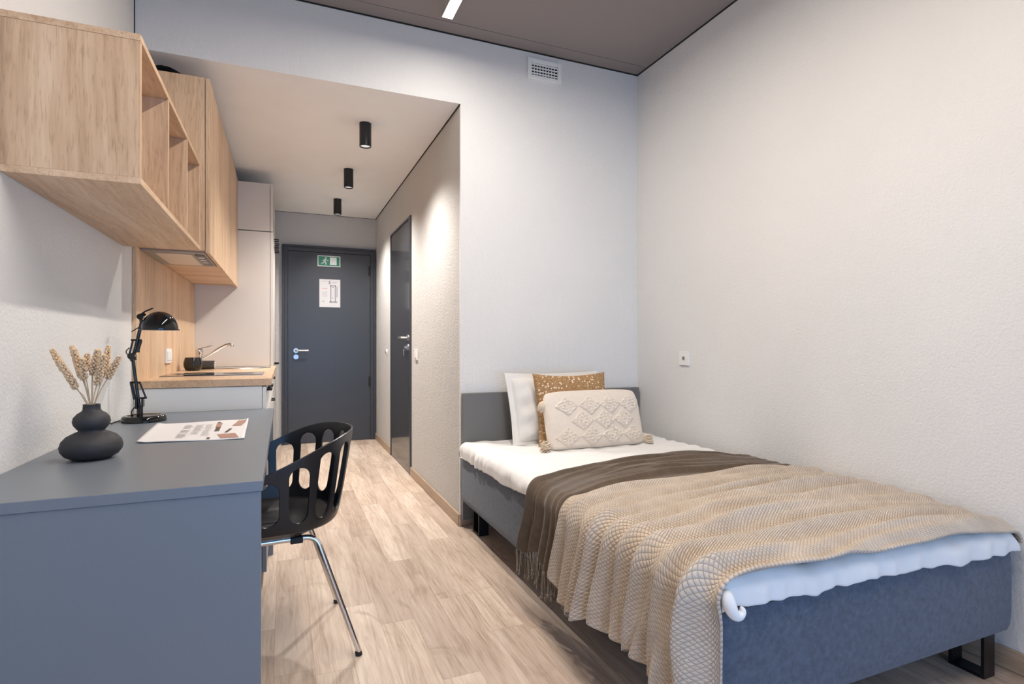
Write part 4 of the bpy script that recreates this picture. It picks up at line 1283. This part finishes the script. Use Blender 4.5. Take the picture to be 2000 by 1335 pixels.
for c_, kw in (((0.67, 0.72, 0.40, 0.60), {}), ((0.80, 0.83, 0.30, 0.50), dict(skew=0.04)), ((0.63, 0.66, 0.02, 0.10), {}), ((0.66, 0.70, 0.88, 0.93), {})):
    mb = MB(); patch(mb, *c_, lift=0.0006, **kw); mb.build('dark_print', M['inkd'], mg)

# ------------------------------------------------------------------ chair
ch = thing('desk_chair', 'black slotted plastic tub chair with chrome legs pushed up to the desk', 'chair', (0.005, 2.172, 0), math.radians(4.9))
def chair_shell():
    XF = -0.255                       # front end of the arms (local x), back is +x
    HW, BXR = 0.268, 0.232            # half width and depth of the rounded back at the rim
    arm = -XF
    # perimeter of the U at the rim
    N1, N2 = 60, 120
    per = []
    for i in range(N1): per.append(('a', -1, XF + arm * i / N1))
    for i in range(N2 + 1): per.append(('b', -PI / 2 + PI * i / N2, 0))
    for i in range(1, N1 + 1): per.append(('a', 1, -arm * i / N1))
    n = len(per)
    NT_, NB = 78, 30
    V = np.zeros((n, NT_ + NB, 3)); SZ = np.zeros((n, NT_ + NB, 2))
    ax = np.zeros((n, 2)); off = np.zeros((n, 2))
    for i, p_ in enumerate(per):
        if p_[0] == 'a': ax[i] = (p_[2], 0); off[i] = (0, p_[1] * HW)
        else: ax[i] = (0, 0); off[i] = (BXR * math.cos(p_[1]), HW * math.sin(p_[1]))
    pos = ax + off
    s = np.concatenate([[0], np.cumsum(np.linalg.norm(np.diff(pos, axis=0), axis=1))]); s -= s[-1] / 2
    xr = pos[:, 0]
    rim = 0.636 + 0.134 * sst(xr, -0.22, 0.235) + 0.0 * xr
    rim = rim - 0.03 * (1 - sst(xr, -0.255, -0.20))
    zb = 0.463
    for j in range(NT_ + NB):
        if j < NB:      # seat pan, from the centre line outward, with rounded edge
            u = j / (NB - 1)
            k_ = 0.02 + 0.855 * u ** 0.9
            z = 0.432 + 0.031 * sst(np.array(u), 0.62, 1.0) ** 1.3 * np.ones(n)
            z = z - 0.004 * math.sin(u * PI)
        else:
            u = (j - NB + 1) / NT_
            k_ = 0.875 + 0.125 * (u ** 0.75)
            z = zb + (rim - zb) * u
        V[:, j, 0] = ax[:, 0] + off[:, 0] * (k_ - (1 - k_) * 1.0 * (off[:, 0] > 0.02))
        V[:, j, 1] = off[:, 1] * k_
        V[:, j, 2] = z
        SZ[:, j, 0] = s; SZ[:, j, 1] = z if j >= NB else -1
    # stadium slots (s centre, half width, z0, z1)
    slots = []
    for c in (-0.568, -0.470, -0.371, -0.272, -0.172, -0.072, 0.072, 0.172, 0.272, 0.371, 0.470, 0.568):
        rz = np.interp(c, s, rim)
        hw = 0.035 if abs(c) < 0.55 else 0.030
        slots.append((c, hw, 0.494 + hw, rz - 0.030 - hw, 0))
    def sdf(sv, zv):
        d = np.full(sv.shape, 9.0)
        for (c, hw, z0, z1, kind) in slots:
            dz = np.where(zv < z0, z0 - zv, np.where(zv > z1, zv - z1, 0))
            d = np.minimum(d, np.hypot(sv - c, dz) - hw)
        return d
    nJ = NT_ + NB
    sv, zv = SZ[..., 0], SZ[..., 1]
    D = sdf(sv, zv); D[:, :NB] = 9
    # low side openings where wall meets seat
    faces = []
    keep = np.ones((n - 1, nJ - 1), bool)
    Dc = sdf((sv[:-1, :-1] + sv[1:, 1:]) / 2, (zv[:-1, :-1] + zv[1:, 1:]) / 2)
    Dc[:, :NB] = 9
    keep &= Dc > 0
    # snap the boundary vertices onto the slot outline
    used = np.zeros((n, nJ), int); tot = np.zeros((n, nJ), int)
    for (a0_, b0_) in ((0, 0), (1, 0), (0, 1), (1, 1)):
        used[a0_:n - 1 + a0_, b0_:nJ - 1 + b0_] += keep; tot[a0_:n - 1 + a0_, b0_:nJ - 1 + b0_] += 1
    bnd = (used > 0) & (used < tot) & (np.abs(D) < 0.01)
    e_ = 1e-4
    gs = (sdf(sv + e_, zv) - sdf(sv - e_, zv)) / (2 * e_); gz = (sdf(sv, zv + e_) - sdf(sv, zv - e_)) / (2 * e_)
    ns = sv - D * gs; nz_ = zv - D * gz
    V2 = V.copy()
    idx = np.argwhere(bnd)
    for (i, j) in idx:
        S_, Z_ = ns[i, j], nz_[i, j]
        fi = np.interp(S_, s, np.arange(n)); i0 = int(min(max(math.floor(fi), 0), n - 2)); fr_ = fi - i0
        zi = V[i0, :, 2] * (1 - fr_) + V[i0 + 1, :, 2] * fr_
        fj = np.interp(Z_, zi[NB:], np.arange(NB, nJ)); j0 = int(min(math.floor(fj), nJ - 2)); gj = fj - j0
        V2[i, j] = (V[i0, j0] * (1 - fr_) + V[i0 + 1, j0] * fr_) * (1 - gj) + (V[i0, j0 + 1] * (1 - fr_) + V[i0 + 1, j0 + 1] * fr_) * gj
    mb = MB()
    mb.v = [tuple(p_) for p_ in V2.reshape(-1, 3).tolist()]
    for i in range(n - 1):
        for j in range(nJ - 1):
            if keep[i, j]:
                mb.f.append((i * nJ + j, (i + 1) * nJ + j, (i + 1) * nJ + j + 1, i * nJ + j + 1)); mb.mi.append(0)
    return mb
o = chair_shell().build('seat_shell', M['blackp'], ch, smooth=180, local=True)
bm = bmesh.new(); bm.from_mesh(o.data)
bmesh.ops.remove_doubles(bm, verts=bm.verts, dist=0.0004)
loose = [v_ for v_ in bm.verts if not v_.link_faces]
bmesh.ops.delete(bm, geom=loose, context='VERTS')
bm.to_mesh(o.data); bm.free()
sm = o.modifiers.new('thick', 'SOLIDIFY'); sm.thickness = 0.007; sm.offset = 0
bv = o.modifiers.new('bevel', 'BEVEL'); bv.width = 0.0022; bv.segments = 2; bv.limit_method = 'ANGLE'; bv.angle_limit = math.radians(60)

def bend(pts, r, n=6):
    out = [Vector(pts[0])]
    for i in range(1, len(pts) - 1):
        p, a_, b_ = Vector(pts[i]), Vector(pts[i - 1]), Vector(pts[i + 1])
        d1 = (a_ - p).normalized(); d2 = (b_ - p).normalized()
        s0, s1 = p + d1 * r, p + d2 * r
        for k in range(n + 1):
            u = k / n
            out.append(s0 * (1 - u) ** 2 + p * 2 * u * (1 - u) + s1 * u ** 2)
    out.append(Vector(pts[-1]))
    return out
for sy in (-1, 1):
    # side frame: rear leg, rail under the seat, front leg
    rear = bend([(0.218, sy * 0.218, 0.012), (0.082, sy * 0.168, 0.420), (-0.02, sy * 0.160, 0.419)], 0.035)
    MB().tube(rear, 0.0095, 14).build('leg', M['chrome'], ch, smooth=60, local=True)
    front = bend([(-0.285, sy * 0.215, 0.012), (-0.180, sy * 0.160, 0.419), (-0.021, sy * 0.160, 0.419)], 0.035)
    MB().tube(front, 0.0095, 14).build('leg', M['chrome'], ch, smooth=60, local=True)
    for x in (0.218, -0.285):
        yy = sy * (0.218 if x > 0 else 0.215)
        MB().cyl((x, yy, 0.0), (x - 0.003 * (1 if x > 0 else -1), yy, 0.014), 0.0115, seg=16).build('foot_cap', M['rubber'], ch, smooth=40, local=True)
for sx_ in (0.02, -0.15):
    MB().tube([(sx_, -0.160, 0.414), (sx_, 0.160, 0.414)], 0.008, 12).build('cross_bar', M['chrome'], ch, smooth=60, local=True)
    for sy in (-1, 1):
        MB().box(sx_ - 0.02, sx_ + 0.02, sy * 0.160 - 0.016, sy * 0.160 + 0.016, 0.405, 0.4265).build('mount', M['rubber'], ch, 0.003, local=True)
